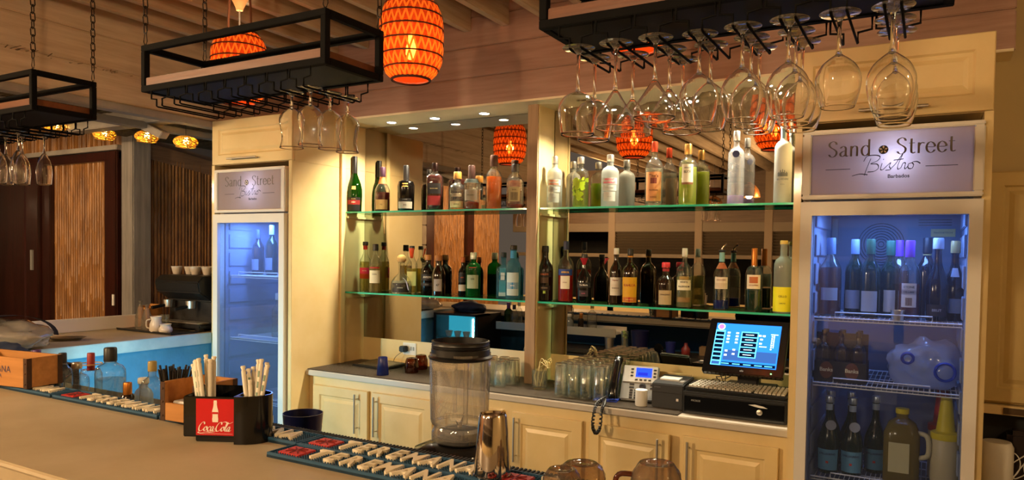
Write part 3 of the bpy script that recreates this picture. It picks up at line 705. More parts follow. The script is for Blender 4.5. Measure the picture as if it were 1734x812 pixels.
# ================================================================== bottles
BP = {  # outline (radius, height) as shares, neck end before the cap
 'wine':   [(0.0,0),(0.85,0),(1,.02),(1,.56),(.93,.63),(.62,.70),(.40,.76),(.36,.80),(.36,1.0)],
 'champ':  [(0.0,0),(0.80,0),(.92,.02),(1,.30),(.97,.42),(.80,.52),(.50,.62),(.34,.70),(.30,.76),(.30,1.0)],
 'round':  [(0.0,0),(0.92,0),(1,.02),(1,.58),(.96,.64),(.75,.70),(.45,.74),(.38,.77),(.38,1.0)],
 'vodka':  [(0.0,0),(0.95,0),(1,.015),(1,.62),(.97,.68),(.80,.735),(.50,.765),(.36,.79),(.36,1.0)],
 'tall':   [(0.0,0),(0.95,0),(1,.012),(.97,.66),(.96,.70),(.75,.745),(.42,.775),(.33,.80),(.33,1.0)],
 'bell':   [(0.0,0),(0.93,0),(.97,.015),(1,.55),(.98,.60),(.80,.68),(.46,.735),(.32,.76),(.30,1.0)],
 'square': [(0.0,0),(0.95,0),(1,.015),(1,.60),(.95,.645),(.60,.69),(.38,.715),(.35,.74),(.35,1.0)],
 'should': [(0.0,0),(0.90,0),(.96,.015),(1,.50),(1.0,.56),(.86,.64),(.50,.71),(.33,.75),(.31,1.0)],
 'cognac': [(0.0,0),(0.92,0),(1,.03),(1,.40),(.98,.48),(.72,.58),(.42,.66),(.34,.72),(.33,1.0)],
 'squat':  [(0.0,0),(0.97,0),(1,.03),(1,.28),(.94,.38),(.66,.52),(.34,.62),(.28,.68),(.28,1.0)],
 'flat':   [(0.0,0),(0.95,0),(1,.02),(1,.50),(.98,.56),(.80,.64),(.44,.69),(.36,.72),(.36,1.0)],
 'jug':    [(0.0,0),(0.95,0),(1,.02),(1,.46),(.97,.55),(.78,.66),(.50,.72),(.46,.75),(.46,1.0)],
}
SATIN = glassy('bottle_light_satin', '#f2f4f4', '#8a929a', 1.8, 0.03, 0.22, '#e6eaf2')
CLEAR = glassy('bottle_clear', '#f9fbf7', '#8c958f', 2.0, 0.02, 0.02, '#f2f4ee', 2.2)
GREENG = glassy('bottle_green', '#1f6a1e', '#0c2c0c', 1.0, 0.02, 0.12, '#2f7a1c')
TANQ = glassy('bottle_bright_green', '#2fae4f', '#0d5a22', 1.0, 0.02, 0.25, '#1fa046')
BLUEG = glassy('bottle_pale_blue', '#aee3ee', '#4aa3bd', 1.0, 0.02, 0.12, '#9adcf0')
BLACKGL = pm('bottle_black', '#0b0908', 0.12)
BROWNG = pm('bottle_brown', '#1c0d06', 0.12, coat=0.5)
FROST = pm('bottle_frost', '#a9acaa', 0.35)
FROST2 = glassy('bottle_satin', '#eef0ec', '#b9bfbb', 0.7, 0.15, 0.55, '#b9beba')
def ink(c, name=None): return pm(name or ('ink_'+c.lstrip('#')), c, 0.6)
PAPER = '#d9cfae'
def bottle(loc, h, R, shape, glass, cap, label, group, liq=None, labels=(), nexp=2.0, cat='bottle', name='liquor_bottle', sy=1.0, rz=0.0, extras=None):
    """cap=(share of height, colour, radius factor, metal); liq=(colour, level share, haze); labels: (z0, z1, colour, half-angle, text, ink, text size[, dz])"""
    t = thing(name, label, cat, loc, rz, group)
    cz = 1-cap[0]; prof = BP[shape]; seg = 24 if nexp == 2 else 32
    sm = [(r*R, z*h*cz if z > 0.78 else z*h) for r, z in prof]
    sm = [(r*R, min(z*h, h*cz)) for r, z in prof[:-1]]+[(prof[-1][0]*R, h*cz)]
    neck = prof[-1][0]*R
    if sm[-2][1] > sm[-1][1]-0.004: sm[-2] = (sm[-2][0], sm[-1][1]-0.004)
    G().lathe(sm+[(neck*1.12, h*cz-0.008), (neck*1.12, h*cz), (0, h*cz)], seg, nexp=nexp, sy=sy).build('glass', glass, t, 40)
    if liq:
        lz = liq[1]*h; q = []
        for (r0, z0), (r1, z1) in zip(sm, sm[1:]):
            q.append((r0*0.93, max(z0, 0.006)))
            if z1 >= lz: q.append(((r0+(r1-r0)*((lz-z0)/max(z1-z0, 1e-6)))*0.93, lz)); break
        G().lathe([(0, 0.006)]+q[1:]+[(0, lz)], seg, nexp=nexp, sy=sy).build('liquor', liquid('liquor_'+liq[0].lstrip('#')+str(liq[2] if len(liq) > 2 else .3), liq[0], liq[2] if len(liq) > 2 else .3), t, 40)
    cr_ = neck*cap[2]; c0 = h*cz-0.004
    m = pm('cap_'+cap[1].lstrip('#')+('m' if cap[3] else ''), cap[1], 0.3 if cap[3] else 0.45, 0.8 if cap[3] else 0)
    if cap[0] > 0: G().lathe([(0, c0), (cr_, c0), (cr_*1.02, c0+0.004), (cr_, h-0.004), (cr_*0.9, h), (0, h)], 18).build('cap', m, t, 40)
    for L in labels:
        z0, z1, colr, ha = L[:4]; zs = [z0*h, z1*h]
        def rr(z):
            for (r0, a), (r1, b) in zip(sm, sm[1:]):
                if a <= z <= b and b > a: return r0+(r1-r0)*(z-a)/(b-a)
            return R
        g = G(); A = []; B = []
        n = 12
        for i in range(n+1):
            an = -PI/2-ha+2*ha*i/n; ca, sa = math.cos(an), math.sin(an); k = 1.0 if nexp == 2 else (abs(ca)**nexp+abs(sa)**nexp)**(-1/nexp)
            ra, rb = rr(zs[0])+0.0009, rr(zs[1])+0.0009
            A.append((ra*k*ca, ra*k*sa*sy, zs[0])); B.append((rb*k*ca, rb*k*sa*sy, zs[1]))
        g.strip(A, B); lo = g.build('paper_label', ink(colr), t, 60)
        if len(L) > 4 and L[4]:
            zz_ = zs[0]+(zs[1]-zs[0])*(L[7] if len(L) > 7 else 0.5); r_ = rr(zz_)*(1.0 if nexp == 2 else 1.02)+0.0016
            if nexp == 2: lettering(L[4], L[6], ink(L[5]), lo, (0, 0, zz_), wrap=r_, bold=L[6]*0.02)
            else: lettering(L[4], L[6], ink(L[5]), lo, (0, -(rr(zz_)*sy+0.0022), zz_))
    if extras: extras(t, h, R)
    return t
YB = 3.735
def shelf_bottle(u, vtop, wpx, key, *a, dy=0.0, **k):
    """u, vtop, wpx: where the photo shows the bottle's middle, top and width; gives its real place and size on the shelf"""
    y = YB+dy; p = at(u, vtop, 1, y); z0 = SH[key]
    h = p.z-z0; q0, q1 = at(u-wpx/2, 400, 1, y), at(u+wpx/2, 400, 1, y)
    # faces the viewer a little
    rz = math.atan2(p.x, -y)*0.0+math.atan2(-p.x, y)*0.75*-1
    R = (q1.x-q0.x)/2*math.cos(math.atan2(p.x, y))
    k.setdefault('rz', -math.atan2(p.x, y)*0.8)
    return bottle((p.x, y, z0+0.0005), h, R, *a, **k)
U1 = 'bottles on the upper shelf by the fridge end'; L1 = 'bottles on the lower shelf by the fridge end'
U2 = 'vodka bottles on the upper shelf'; L2 = 'liqueur bottles on the lower shelf'
# ---- upper left
shelf_bottle(601, 265, 26, 'u', 'champ', GREENG, (.30, '#0c0a09', 1.15, 0), 'tall green cognac bottle with black neck and red label, by the post', U1,
    labels=((.02, .26, '#15110e', 1.0), (.13, .21, '#c22a24', 0.95, 'RÉMY', '#f0e0c0', 0.011), (.215, .245, '#1a1410', 0.9, 'MARTIN', '#c8a45a', 0.008), (.40, .46, '#c8a45a', 0.28)))
shelf_bottle(648, 283, 26, 'u', 'cognac', CLEAR, (.20, '#3a1830', 1.2, 0), 'amber-red cognac bottle with tan label and plum cap', U1, liq=('#7a1a14', .43, .55), labels=((.04, .26, '#c49a5a', 0.85, 'V.S.', '#5a3414', 0.012), (.62, .78, '#b0602a', 3.1)))
shelf_bottle(688, 280, 29, 'u', 'should', BLACKGL, (.33, '#100c0c', 1.1, 0), 'black brandy bottle with white label band and gold seal', U1,
    labels=((.05, .20, '#cfc6b4', 0.95, 'XO', '#3a3330', 0.014), (.215, .27, '#120e0c', 0.8, 'D’USSÉ', '#8d8378', 0.010), (.52, .60, '#c7a04a', 0.35)))
shelf_bottle(737, 276, 28, 'u', 'tall', CLEAR, (.17, '#2a1a16', 1.15, 1), 'square dark red whisky bottle with slanted black label', U1, liq=('#5a1408', .74, .65), nexp=5.0,
    labels=((.34, .56, '#1a1512', 0.72, 'BLACK LABEL', '#c9b070', 0.008), (.10, .30, '#8a1a18', 0.70)))
shelf_bottle(775, 291, 30, 'u', 'flat', CLEAR, (.17, '#a5712c', 1.25, 0), 'low wide bourbon bottle, nearly empty, with cork stopper', U1, liq=('#e2b75c', .05, .2), labels=((.06, .22, '#e0cf9c', 0.8, 'RESERVE', '#4a3a20', 0.009), (.34, .42, '#cdbd9a', 0.6, 'WOODFORD', '#4a3a20', 0.007)))
shelf_bottle(799, 280, 26, 'u', 'round', CLEAR, (.30, '#3c2018', 1.2, 0), 'clear whisky bottle with dark stopper and a little amber left', U1, liq=('#b8541a', .17, .45), labels=((.20, .44, '#b9b09a', 0.9, 'SINGLE MALT', '#3a3226', 0.008), (.60, .68, '#1b2a22', 1.2)))
shelf_bottle(837, 263, 27, 'u', 'round', CLEAR, (.20, '#4a2616', 1.25, 0), 'golden rum bottle almost full with long brown neck', U1, liq=('#e08a12', .60, .6))
shelf_bottle(873, 278, 28, 'u', 'square', CLEAR, (.16, '#241c1c', 1.3, 0), 'square bourbon bottle with framed label and an inch of amber', U1, liq=('#a84a10', .10, .5), nexp=4.5, labels=((.16, .48, '#b7aa86', 0.6, 'BASIL', '#2a241a', 0.011, .8), (.18, .36, '#7d745c', 0.4)))
# ---- lower left
shelf_bottle(619, 409, 20, 'l', 'wine', CLEAR, (.06, '#221c18', 1.3, 0), 'slim tequila bottle with pink and orange label next to the post', L1, liq=('#d8cf8a', .60, .22), labels=((.26, .36, '#e8551c', 1.0), (.36, .48, '#f03c6c', 1.0, 'ANTEEL', '#fff0e0', 0.009), (.26, .36, '#f06a20', 1.0), (.84, .94, '#c0301c', 3.1)), dy=0.03)
shelf_bottle(636, 413, 22, 'l', 'wine', CLEAR, (.12, '#15110f', 1.3, 0), 'slim tequila bottle with cream label and black stopper', L1, liq=('#d9c878', .55, .25), labels=((.20, .46, '#e0d9b8', 0.9, 'DON', '#5a4a2a', 0.012, .7), (.50, .53, '#a8201c', 0.8)), dy=-0.035)
shelf_bottle(680, 443, 36, 'l', 'squat', CLEAR, (.0, '#c9a060', 1.3, 0), 'squat round tequila bottle with ball cork and silver ribbon', L1, liq=('#e8e6dc', .40, .3), labels=((.05, .34, '#17110f', 0.9, 'PATRON', '#d8cfb8', 0.009),),
    extras=lambda t, h, R: (G().lathe([(0, h*.98), (R*.28, h*.98), (R*.34, h*1.0), (R*.45, h*1.06), (R*.42, h*1.16), (R*.2, h*1.22), (0, h*1.23)], 16).build('cork_ball', pm('cork', '#d0a264', 0.7), t, 60),
      G().tube(cr([(R*.25, -R*.75, h*.5), (R*.55, -R*.85, h*.40), (R*.75, -R*.7, h*.12)], 4), 0.006, 6, flat=0.25).build('ribbon', pm('silver_ribbon', '#b9b2c4', 0.35), t, 60)))
shelf_bottle(698, 416, 19, 'l', 'wine', CLEAR, (.06, '#1a1512', 1.3, 0), 'slim tequila bottle with orange neck strip behind the squat bottle', L1, liq=('#dccf6a', .52, .3), labels=((.16, .46, '#d6cd86', 0.9), (.74, .95, '#e0552c', 0.5)), dy=0.078)
shelf_bottle(725, 431, 24, 'l', 'round', BLACKGL, (.12, '#b5763c', 1.25, 0), 'dark round tequila bottle with copper cap and white lettering', L1, labels=((.36, .52, '#120c0b', 1.1, 'AVION', '#e6e0d2', 0.017), (.22, .30, '#140e0c', 1.0, 'ESPRESSO', '#8f877c', 0.006)), dy=0.03)
shelf_bottle(743, 432, 23, 'l', 'jug', BROWNG, (.12, '#a86a34', 1.25, 0), 'small brown gin bottle with square grey label', L1, labels=((.12, .42, '#a39a92', 0.62, '47', '#2c2622', 0.020),), dy=-0.035)
shelf_bottle(784, 435, 15, 'l', 'round', BLACKGL, (.12, '#c0662c', 1.3, 0), 'narrow black gin bottle with orange cap', L1, labels=((.14, .30, '#cfc4b0', 1.0), (.36, .60, '#17110f', 1.0, 'NEW', '#c7603a', 0.010)), dy=0.03)
shelf_bottle(802, 427, 26, 'l', 'vodka', TANQ, (.14, '#c4cfc2', 1.2, 1), 'bright green gin bottle with red seal and pale label', L1, liq=('#1c8f3c', .5, .5), labels=((.20, .50, '#a8b896', 0.8, 'GIN', '#2a4a2a', 0.013, .7), (.66, .74, '#b3221f', 0.5)))
shelf_bottle(853, 427, 23, 'l', 'square', BLUEG, (.10, '#20303a', 1.2, 0), 'pale blue square gin bottle with narrow white label', L1, liq=('#9fdcec', .5, .2), nexp=5.0, labels=((.05, .66, '#a9d2dc', 0.5, 'SAPPHIRE', '#2a5a7a', 0.006, .72), (.40, .56, '#e4f2f4', 0.28)), dy=0.05)
shelf_bottle(870, 415, 26, 'l', 'round', BLUEG, (.07, '#15120f', 1.2, 0), 'pale blue bottle with blue neck and slanting blue label', L1, liq=('#b8e6ee', .48, .2), labels=((.08, .50, '#b9cfd4', 0.85), (.20, .32, '#2f7fb8', 0.8, 'ARTIC', '#e8f4fa', 0.010), (.76, .90, '#2a86b8', 3.1)), dy=-0.03)
# ---- upper right
def absolut(u, vt, w, colr, word, label, liq=None, glass=None, extra=()):
    return shelf_bottle(u, vt, w, 'u', 'vodka', glass or FROST2, (.12, '#b9bab4', 1.15, 1), label, U2, liq=liq,
        labels=((.485, .545, '#b4b8b2', 0.95, 'ABSOLUT', colr, 0.0135), (.425, .485, '#b4b8b2', 0.95, word, colr, 0.0125), (.30, .41, '#b4b8b2', 0.85, 'Country of Sweden', '#5a5a55', 0.006), (.10, .28, '#b4b8b2', 0.7, 'imported', '#8a8a84', 0.006))+extra)
absolut(940, 265, 26, '#ef6a1c', 'MANDRIN', 'satin vodka bottle with orange lettering next to the centre post')
def splash(t, h, R):
    g = G(); rnd = random.Random(5)
    for i in range(26):
        a = -PI/2+rnd.uniform(-1.0, 1.0); z = h*rnd.uniform(.10, .56); s_ = rnd.uniform(.008, .020); r = R+0.0016+i*0.00004; P = []
        for k in range(9):
            th = 2*PI*k/9; q = s_*rnd.uniform(.6, 1.2); aa = a+q*math.cos(th)/r; P.append((r*math.cos(aa), r*math.sin(aa), z+q*math.sin(th)))
        g.add(P, [tuple(range(9))])
    g.build('lime_splash_print', pm('lime_print', '#b6d81c', 0.5), t)
shelf_bottle(984, 266, 28, 'u', 'vodka', CLEAR, (.12, '#b9bab4', 1.15, 1), 'vodka bottle splashed with lime green print', U2, liq=('#cfe070', .55, .3), extras=splash)
absolut(1034, 262, 30, '#f0306a', 'GRAPEFRUIT', 'satin vodka bottle with pink lettering', liq=None, extra=())
shelf_bottle(1109, 240, 31, 'u', 'bell', CLEAR, (.15, '#b8462a', 1.15, 1), 'clear vodka bottle with copper-red cap and tan paper label', U2, liq=('#eceae0', .58, .06),
    labels=((.07, .52, '#c98a55', 0.95, 'Tito’s', '#5a2412', 0.022, .86), (.34, .43, '#6b1f16', 0.36), (.20, .28, '#c58650', 0.8, 'Handmade', '#6b3a1e', 0.011), (.10, .16, '#c58650', 0.8, 'VODKA', '#5a2412', 0.010)))
shelf_bottle(1166, 244, 32, 'u', 'vodka', CLEAR, (.16, '#b48a4a', 1.1, 1), 'vodka bottle with yellow-green back and dark-edged label', U2, liq=('#bfc850', .62, .45),
    labels=((.33, .66, '#ddd8c4', 0.62, 'ELYX', '#2a2622', 0.016, .62), (.57, .63, '#ddd8c4', 0.6, 'ABSOLUT', '#3a3630', 0.008), (.33, .365, '#7a4a2a', 0.62)))
shelf_bottle(1248, 222, 29, 'u', 'tall', SATIN, (.12, '#c4c8cc', 1.2, 1), 'tall clear vodka bottle with dark blue round seal', U2, liq=('#d9c6e8', .12, .35),
    labels=(), extras=lambda t, h, R: [G().lathe([(0, -0.001), (R*.42, -0.001), (R*.42, 0.001), (0, 0.001)], 18).xf(Matrix.Translation((0, -R-.001, h*.675)) @ Matrix.Rotation(PI/2, 4, 'X')).build('blue_seal', pm('seal_blue', '#1c2a6a', 0.3), t)]+[G().tube([(math.cos(2*PI*i/24)*(R+.0008), math.sin(2*PI*i/24)*(R+.0008), h*zq) for i in range(24)], 0.0012, 4, True).build('groove', CLEAR, t) for zq in (.30, .36, .48)])
shelf_bottle(1328, 207, 31, 'u', 'tall', FROST, (.06, '#dfe0dc', 1.15, 0), 'tall frosted white vodka bottle with grey palace print', U2,
    labels=((.27, .31, '#a9acaa', 0.9, 'BELVEDERE', '#6a7078', 0.0115), (.215, .24, '#a9acaa', 0.5, 'VODKA', '#7a8088', 0.006), (.80, .93, '#5f7f94', 0.5)),
    extras=lambda t, h, R: [G().add([(math.sin(a+e)*(R+.002), -math.cos(a+e)*(R+.002), h*z) for e, z in ((-.04, .325), (.04, .325), (.04, zt), (-.04, zt))], [(0, 1, 2, 3)]).build('palace_print', ink('#586068'), t) for a, zt in ((-.5, .37), (-.4, .38), (-.3, .365), (-.2, .40), (-.1, .375), (0, .41), (.1, .375), (.2, .40), (.3, .365), (.4, .38), (.5, .37))])
# ---- lower right
shelf_bottle(924, 416, 27, 'l', 'wine', BLACKGL, (.10, '#15100e', 1.15, 0), 'black cream-liqueur bottle with rust lettering next to the centre post', L2, labels=((.44, .53, '#1a100c', 1.0, 'BAILEYS', '#c4673a', 0.013), (.33, .43, '#4a3424', 0.5), (.20, .28, '#1a100c', 0.8, 'THE ORIGINAL', '#b9aa90', 0.006), (.14, .19, '#93b04a', 0.16)))
shelf_bottle(959, 408, 27, 'l', 'bell', CLEAR, (.13, '#1a2248', 1.15, 0), 'bright red aperitif bottle with blue cap and blue label', L2, liq=('#e0240c', .52, .55), labels=((.44, .54, '#1c3a86', 1.0, 'APEROL', '#f2c030', 0.013), (.22, .43, '#ece4d4', 0.6, 'BARBIERI', '#8a2a1c', 0.006)))
shelf_bottle(990, 430, 27, 'l', 'cognac', BLACKGL, (.10, '#12100f', 1.15, 0), 'round black liqueur bottle with red ribbon on its neck', L2, labels=((.32, .42, '#15100f', 1.0, 'Tia Maria', '#d8ccc4', 0.013), (.14, .26, '#2a1a24', 0.6, 'DARK', '#b85a7a', 0.008), (.78, .92, '#b3202c', 0.5)))
shelf_bottle(1044, 420, 22, 'l', 'wine', BROWNG, (.11, '#d8d2c6', 1.1, 0), 'brown bottle with white cap and white shield label', L2, labels=((.16, .48, '#e4dccc', 0.95, 'Liqueur', '#8a2a20', 0.011, .85), (.22, .36, '#d9d0bc', 0.8, 'BARBADOS', '#5a2a1c', 0.008)), dy=0.02)
shelf_bottle(1068, 421, 29, 'l', 'bell', BROWNG, (.10, '#15100d', 1.15, 0), 'dark coffee-liqueur bottle with yellow and red label', L2, labels=((.06, .50, '#d9a514', 0.95, 'KAHLÚA', '#9a1a14', 0.017, .68), (.07, .15, '#b3221a', 0.9, 'RUM & COFFEE', '#f0d070', 0.006), (.85, .89, '#d8881c', 3.1)), dy=-0.02)
shelf_bottle(1128, 444, 31, 'l', 'flat', BROWNG, (.10, '#c0242c', 1.25, 0), 'short wide brown bottle with red wax cap and tan label', L2, labels=((.06, .38, '#b7a27c', 0.75, 'DISARONNO', '#4a2c18', 0.009, .7), (.80, .88, '#a01c24', 3.1)))
shelf_bottle(1160, 420, 28, 'l', 'bell', CLEAR, (.13, '#d4d0c6', 1.1, 0), 'clear bottle of pale syrup lettered in dark green', L2, liq=('#d8cf9a', .52, .35), labels=((.30, .42, '#e9e2c8', 0.95, 'FALERNUM', '#2a2a20', 0.0125), (.40, .47, '#e9e2c8', 0.9, 'WHITE', '#2a2a20', 0.013), (.10, .18, '#8a6a3a', 0.9), (.48, .53, '#a88a4a', 0.6)))
def pourer(t, h, R):
    G().lathe([(0, h*.985), (R*.42, h*.985), (R*.46, h*1.0), (R*.3, h*1.02), (0, h*1.02)], 14).build('pour_collar', M_BLACK, t, 50)
    G().tube(cr([(0, 0, h*1.01), (0, -0.002, h*1.05), (0.012, -0.004, h*1.10), (0.022, -0.006, h*1.125)], 4), [0.006]*5+[0.0055]*4+[0.005]*4, 8).build('pour_spout', M_CHROME, t, 60)
shelf_bottle(1223, 425, 28, 'l', 'bell', CLEAR, (.0, '#222222', 1.1, 0), 'liqueur bottle with steel pourer and deep blue remains', L2, liq=('#1430a0', .16, .7), labels=((.36, .56, '#e2d8c8', 0.85, 'DE KUYPER', '#8a4a2a', 0.009, .75), (.37, .46, '#d2c4b0', 0.8), (.70, .80, '#a8603a', 3.1), (.82, .98, '#7ab0b8', 3.1)), extras=pourer)
shelf_bottle(1278, 420, 30, 'l', 'bell', CLEAR, (.28, '#a8662e', 1.15, 1), 'liqueur bottle with copper cap and dark green liquid', L2, liq=('#0c3a18', .34, .75), labels=((.36, .58, '#e0d4c0', 0.85, 'DE KUYPER', '#8a4a2a', 0.009, .25), (.45, .55, '#b8683a', 0.5)))
shelf_bottle(1328, 407, 33, 'l', 'vodka', FROST2, (.04, '#c8b060', 1.15, 0), 'frosted lemon liqueur bottle with bright yellow lower half', L2, liq=None, labels=((.02, .36, '#e8e11c', 1.5), (.20, .26, '#e6df1c', 0.7, 'CELLO', '#6a6a14', 0.013), (.10, .17, '#e6df1c', 0.7, 'LIMONE', '#7a7a1c', 0.008)))

# ================================================================== glasses and gear on the back counter
def tumbler_mesh(h, r0, r1, foot=0.012, seg=24):
    """upside-down glass: mouth (r0) on the counter, base (r1) up"""
    t = 0.0018
    return G().lathe([(r0-t, 0), (r0, 0), (r1, h-0.003), (r1-0.003, h), (r1-0.010, h-0.001), (0, h-0.003), (0, h-foot), (r1-t-0.003, h-foot), (r0-t, 0)], seg).mesh('tumbler', 45)
M_TUMB = glassy('tumbler_glass', '#fafcf8', '#8c9a92', 3.2, 0.015, 0.05, '#f4f8ec', power=3.0)
# rubber bar matting over the counter: honeycomb strands
mat_t = thing('rubber_counter_mat', 'black honeycomb rubber mat covering the back counter', 'mat', (0, 0, 0))
G().box(XL+0.006, -1.0, 3.325, YM-0.03, CNT+0.0003, CNT+0.0016).build('mat_sheet', M_RUBBER, mat_t)
g = G()
s_ = 0.0105
for side in (-1, 1):
    k = 0
    x = XL-0.5
    while x < -1.0:
        a = (x, 3.327); b = (x+0.53, YM-0.032)
        if side < 0: a, b = (x+0.53, 3.327), (x, YM-0.032)
        # clip in x
        (xa, ya), (xb, yb) = a, b
        def clip(xa, ya, xb, yb):
            lo_, hi_ = XL+0.008, -1.002
            pts = []
            for X, Y, X2, Y2 in ((xa, ya, xb, yb), (xb, yb, xa, ya)):
                if X < lo_: Y = Y+(Y2-Y)*(lo_-X)/(X2-X); X = lo_
                elif X > hi_: Y = Y+(Y2-Y)*(hi_-X)/(X2-X); X = hi_
                pts.append((X, Y))
            return pts
        if not (max(xa, xb) <= XL+0.01 or min(xa, xb) >= -1.004):
            (xa, ya), (xb, yb) = clip(xa, ya, xb, yb)
            d = Vector((xb-xa, yb-ya, 0)); n = Vector((-d.y, d.x, 0)).normalized()*0.0016
            z0, z1 = CNT+0.0012, CNT+0.0055
            A, B = Vector((xa, ya, z0)), Vector((xb, yb, z0)); up = Vector((0, 0, z1-z0))
            g.add([A-n, A+n, B+n, B-n, A-n+up, A+n+up, B+n+up, B-n+up], [(4, 5, 6, 7), (0, 1, 5, 4), (2, 3, 7, 6), (1, 2, 6, 5), (3, 0, 4, 7)])
        x += s_
o = g.build('honeycomb_strands', pm('mat_strand', '#50473c', 0.45), mat_t); o['kind'] = 'stuff'
ZC = CNT+0.006
HB = tumbler_mesh(0.14, 0.034, 0.031); HB2 = tumbler_mesh(0.172, 0.034, 0.030, 0.016)
random.seed(21)
gx, gy = (at(1010, 700, 1, 3.45)-at(950, 690, 1, 3.45)).x, 0
n = 0
p0 = at(958, 668, 2, CNT); p1 = at(1060, 640, 1, 3.78)
for j in range(6):
    for i in range(4):
        x = p0.x+i*0.071+random.uniform(-.003, .003); y = 3.43+j*0.071+random.uniform(-.003, .003)
        if y > YM-0.04: continue
        o = new_obj('highball_glass', HB2, M_TUMB, None, (x, y, ZC)); n += 1
        tag(o, 'upturned clear highball glass in the block of rows beside the telephone', 'glass', 'upturned highball glasses by the telephone')
for i, (dx, dy) in enumerate([(0, 0), (.075, .035), (.15, .0), (.03, .085), (.105, .1), (.17, .085), (-.045, .06), (0.0, .17), (.08, .175), (.15, .165)]):
    o = new_obj('mason_glass', HB, M_TUMB, None, (-2.205+dx, 3.47+dy, ZC)); tag(o, 'clear glass in the cluster between blender and centre post', 'glass', 'glasses between blender and centre post')
# glass of stirring sticks
t = thing('stirrer_glass', 'short glass holding curled lemon peel and wooden stirrers by the centre post', 'glass', (-1.84, 3.54, ZC))
G().lathe([(0, 0), (0.040, 0), (0.042, 0.003), (0.044, 0.105), (0.042, 0.105), (0.0395, 0.018), (0, 0.016)], 24).build('tumbler', M_TUMB, t, 45)
for i in range(7):
    a = i*0.9; G().tube(cr([(0.02*math.cos(a), 0.02*math.sin(a), 0.02), (0.028*math.cos(a+.4), 0.028*math.sin(a+.4), 0.08), (0.01+0.05*math.cos(a*.3), 0.02*math.sin(a), 0.15+0.01*(i % 3)), (0.06, 0.02*math.sin(a), 0.12)], 5), 0.0035, 6, flat=0.5).build('stirrer', pm('stirrer_wood', '#d9c58a', 0.6), t, 60)
for i in range(1):
    o = G().lathe([(0, 0), (0.045, 0), (0.05, 0.004), (0.05, 0.02), (0.048, 0.02), (0.045, 0.008), (0, 0.006)], 20).build('glass_dish', M_TUMB, None, 40, loc=(-1.76, 3.66, ZC)); tag(o, 'low glass dish behind the stirrer glass', 'dish')
# tablet, blue cup, amber cups, socket
t = thing('tablet', 'black tablet lying on the mat under the mirror', 'tablet', (-3.07, 3.66, ZC), -0.15)
G().box(-0.15, 0.15, -0.11, 0.11, 0, 0.016).build('case', M_BLACK, t, bevel=0.007, rot=(0.06, 0, 0))
G().box(-0.12, 0.12, -0.085, 0.085, 0.0165, 0.0172).build('screen', pm('tablet_screen', '#2c2a27', 0.2), t, rot=(0.06, 0, 0))
pb = at(648, 634, 2, ZC); o = G().lathe([(0.036, 0), (0.037, 0.002), (0.028, 0.105), (0.026, 0.108), (0, 0.107)], 24).build('blue_cup', glassy('blue_glass', '#24306a', '#0c1230', 1.0, 0.03, 0.5, '#2a3a86'), None, 45, loc=(pb.x, pb.y, ZC)); tag(o, 'upturned blue tumbler beside the tablet', 'tumbler')
AMBER = glassy('amber_glass', '#9a5a1c', '#3a1a06', 1.4, 0.03, 0.12, '#7a4010')
amb = G().lathe([(0.040, 0), (0.041, 0.003), (0.043, 0.03), (0.041, 0.06), (0.034, 0.085), (0.030, 0.09), (0.012, 0.088), (0, 0.086)], 20).mesh('amber_cup', 45)
for (u, v, lab) in ((697, 630, 'upturned amber dimpled glass beside the blue tumbler'), (713, 624, 'upturned amber dimpled glass half behind the blender jar')):
    p = at(u, v, 2, ZC); o = new_obj('amber_cup', amb, AMBER, None, (p.x, p.y, ZC)); tag(o, lab, 'glass', 'amber glasses on the back counter')
p = at(694, 590, 1, YM-0.005)
t = thing('power_socket', 'white double power socket on the backsplash', 'socket', (p.x, YM-0.004, p.z-0.04))
G().box(-0.055, 0.055, -0.007, 0, 0, 0.08).build('plate', M_WHITE, t, bevel=0.003)
for dx in (0.015, 0.035): G().box(dx-0.006, dx+0.006, -0.009, -0.007, 0.03, 0.055).build('outlet', M_GREYP, t)
t = thing('charger_plug', 'black charger plugged into the double socket', 'charger', (p.x-0.03, YM-0.011, p.z-0.02))
G().box(-0.025, 0.022, -0.045, 0, 0, 0.04).build('plug_body', M_BLACK, t, bevel=0.006)
G().tube(cr([(-0.005, -0.03, 0.002), (-0.05, -0.05, -0.04), (-0.07, -0.06, -0.11), (-0.10, -0.08, -0.125)], 5), 0.002, 5).build('lead', M_BLACK, t, 60)
# ================================================================== till, telephone and printer on the back counter
ZK = CNT+0.001
# cash drawer with keyboard on top
t = thing('cash_drawer', 'black steel cash drawer under the keyboard', 'cash drawer', (-0.765, 3.40, ZK))
G().box(-0.235, 0.235, 0.0, 0.40, 0, 0.105).build('case', M_BLACK, t, bevel=0.003)
G().box(-0.225, 0.225, -0.008, 0, 0.008, 0.088).build('drawer_front', M_BLACKG, t, bevel=0.003)
G().box(-0.225, 0.225, -0.014, -0.006, 0.088, 0.097).build('grip_lip', M_BLACK, t, bevel=0.002)
g = G().lathe([(0, 0), (0.013, 0), (0.013, 0.004), (0.009, 0.006), (0, 0.006)], 20).xf(Matrix.Translation((0.12, -0.008, 0.045)) @ Matrix.Rotation(PI/2, 4, 'X')); g.build('lock', M_STEEL, t, 40)
lettering('MICROS', 0.012, ink('#9a9a98'), t, (-0.17, -0.0088, 0.066))
g = G(); rnd = random.Random(4)
g.add([(0.07, -0.0088, 0.075), (0.10, -0.0088, 0.079), (0.135, -0.0088, 0.074), (0.155, -0.0088, 0.066), (0.12, -0.0088, 0.066), (0.095, -0.0088, 0.070)], [(0, 1, 2, 3, 4, 5)]); g.build('torn_sticker', M_WHITE, t)
t = thing('computer_keyboard', 'black till keyboard with pale worn keys', 'keyboard', (-0.765, 3.415, ZK+0.106), rot=(math.radians(5), 0, 0))
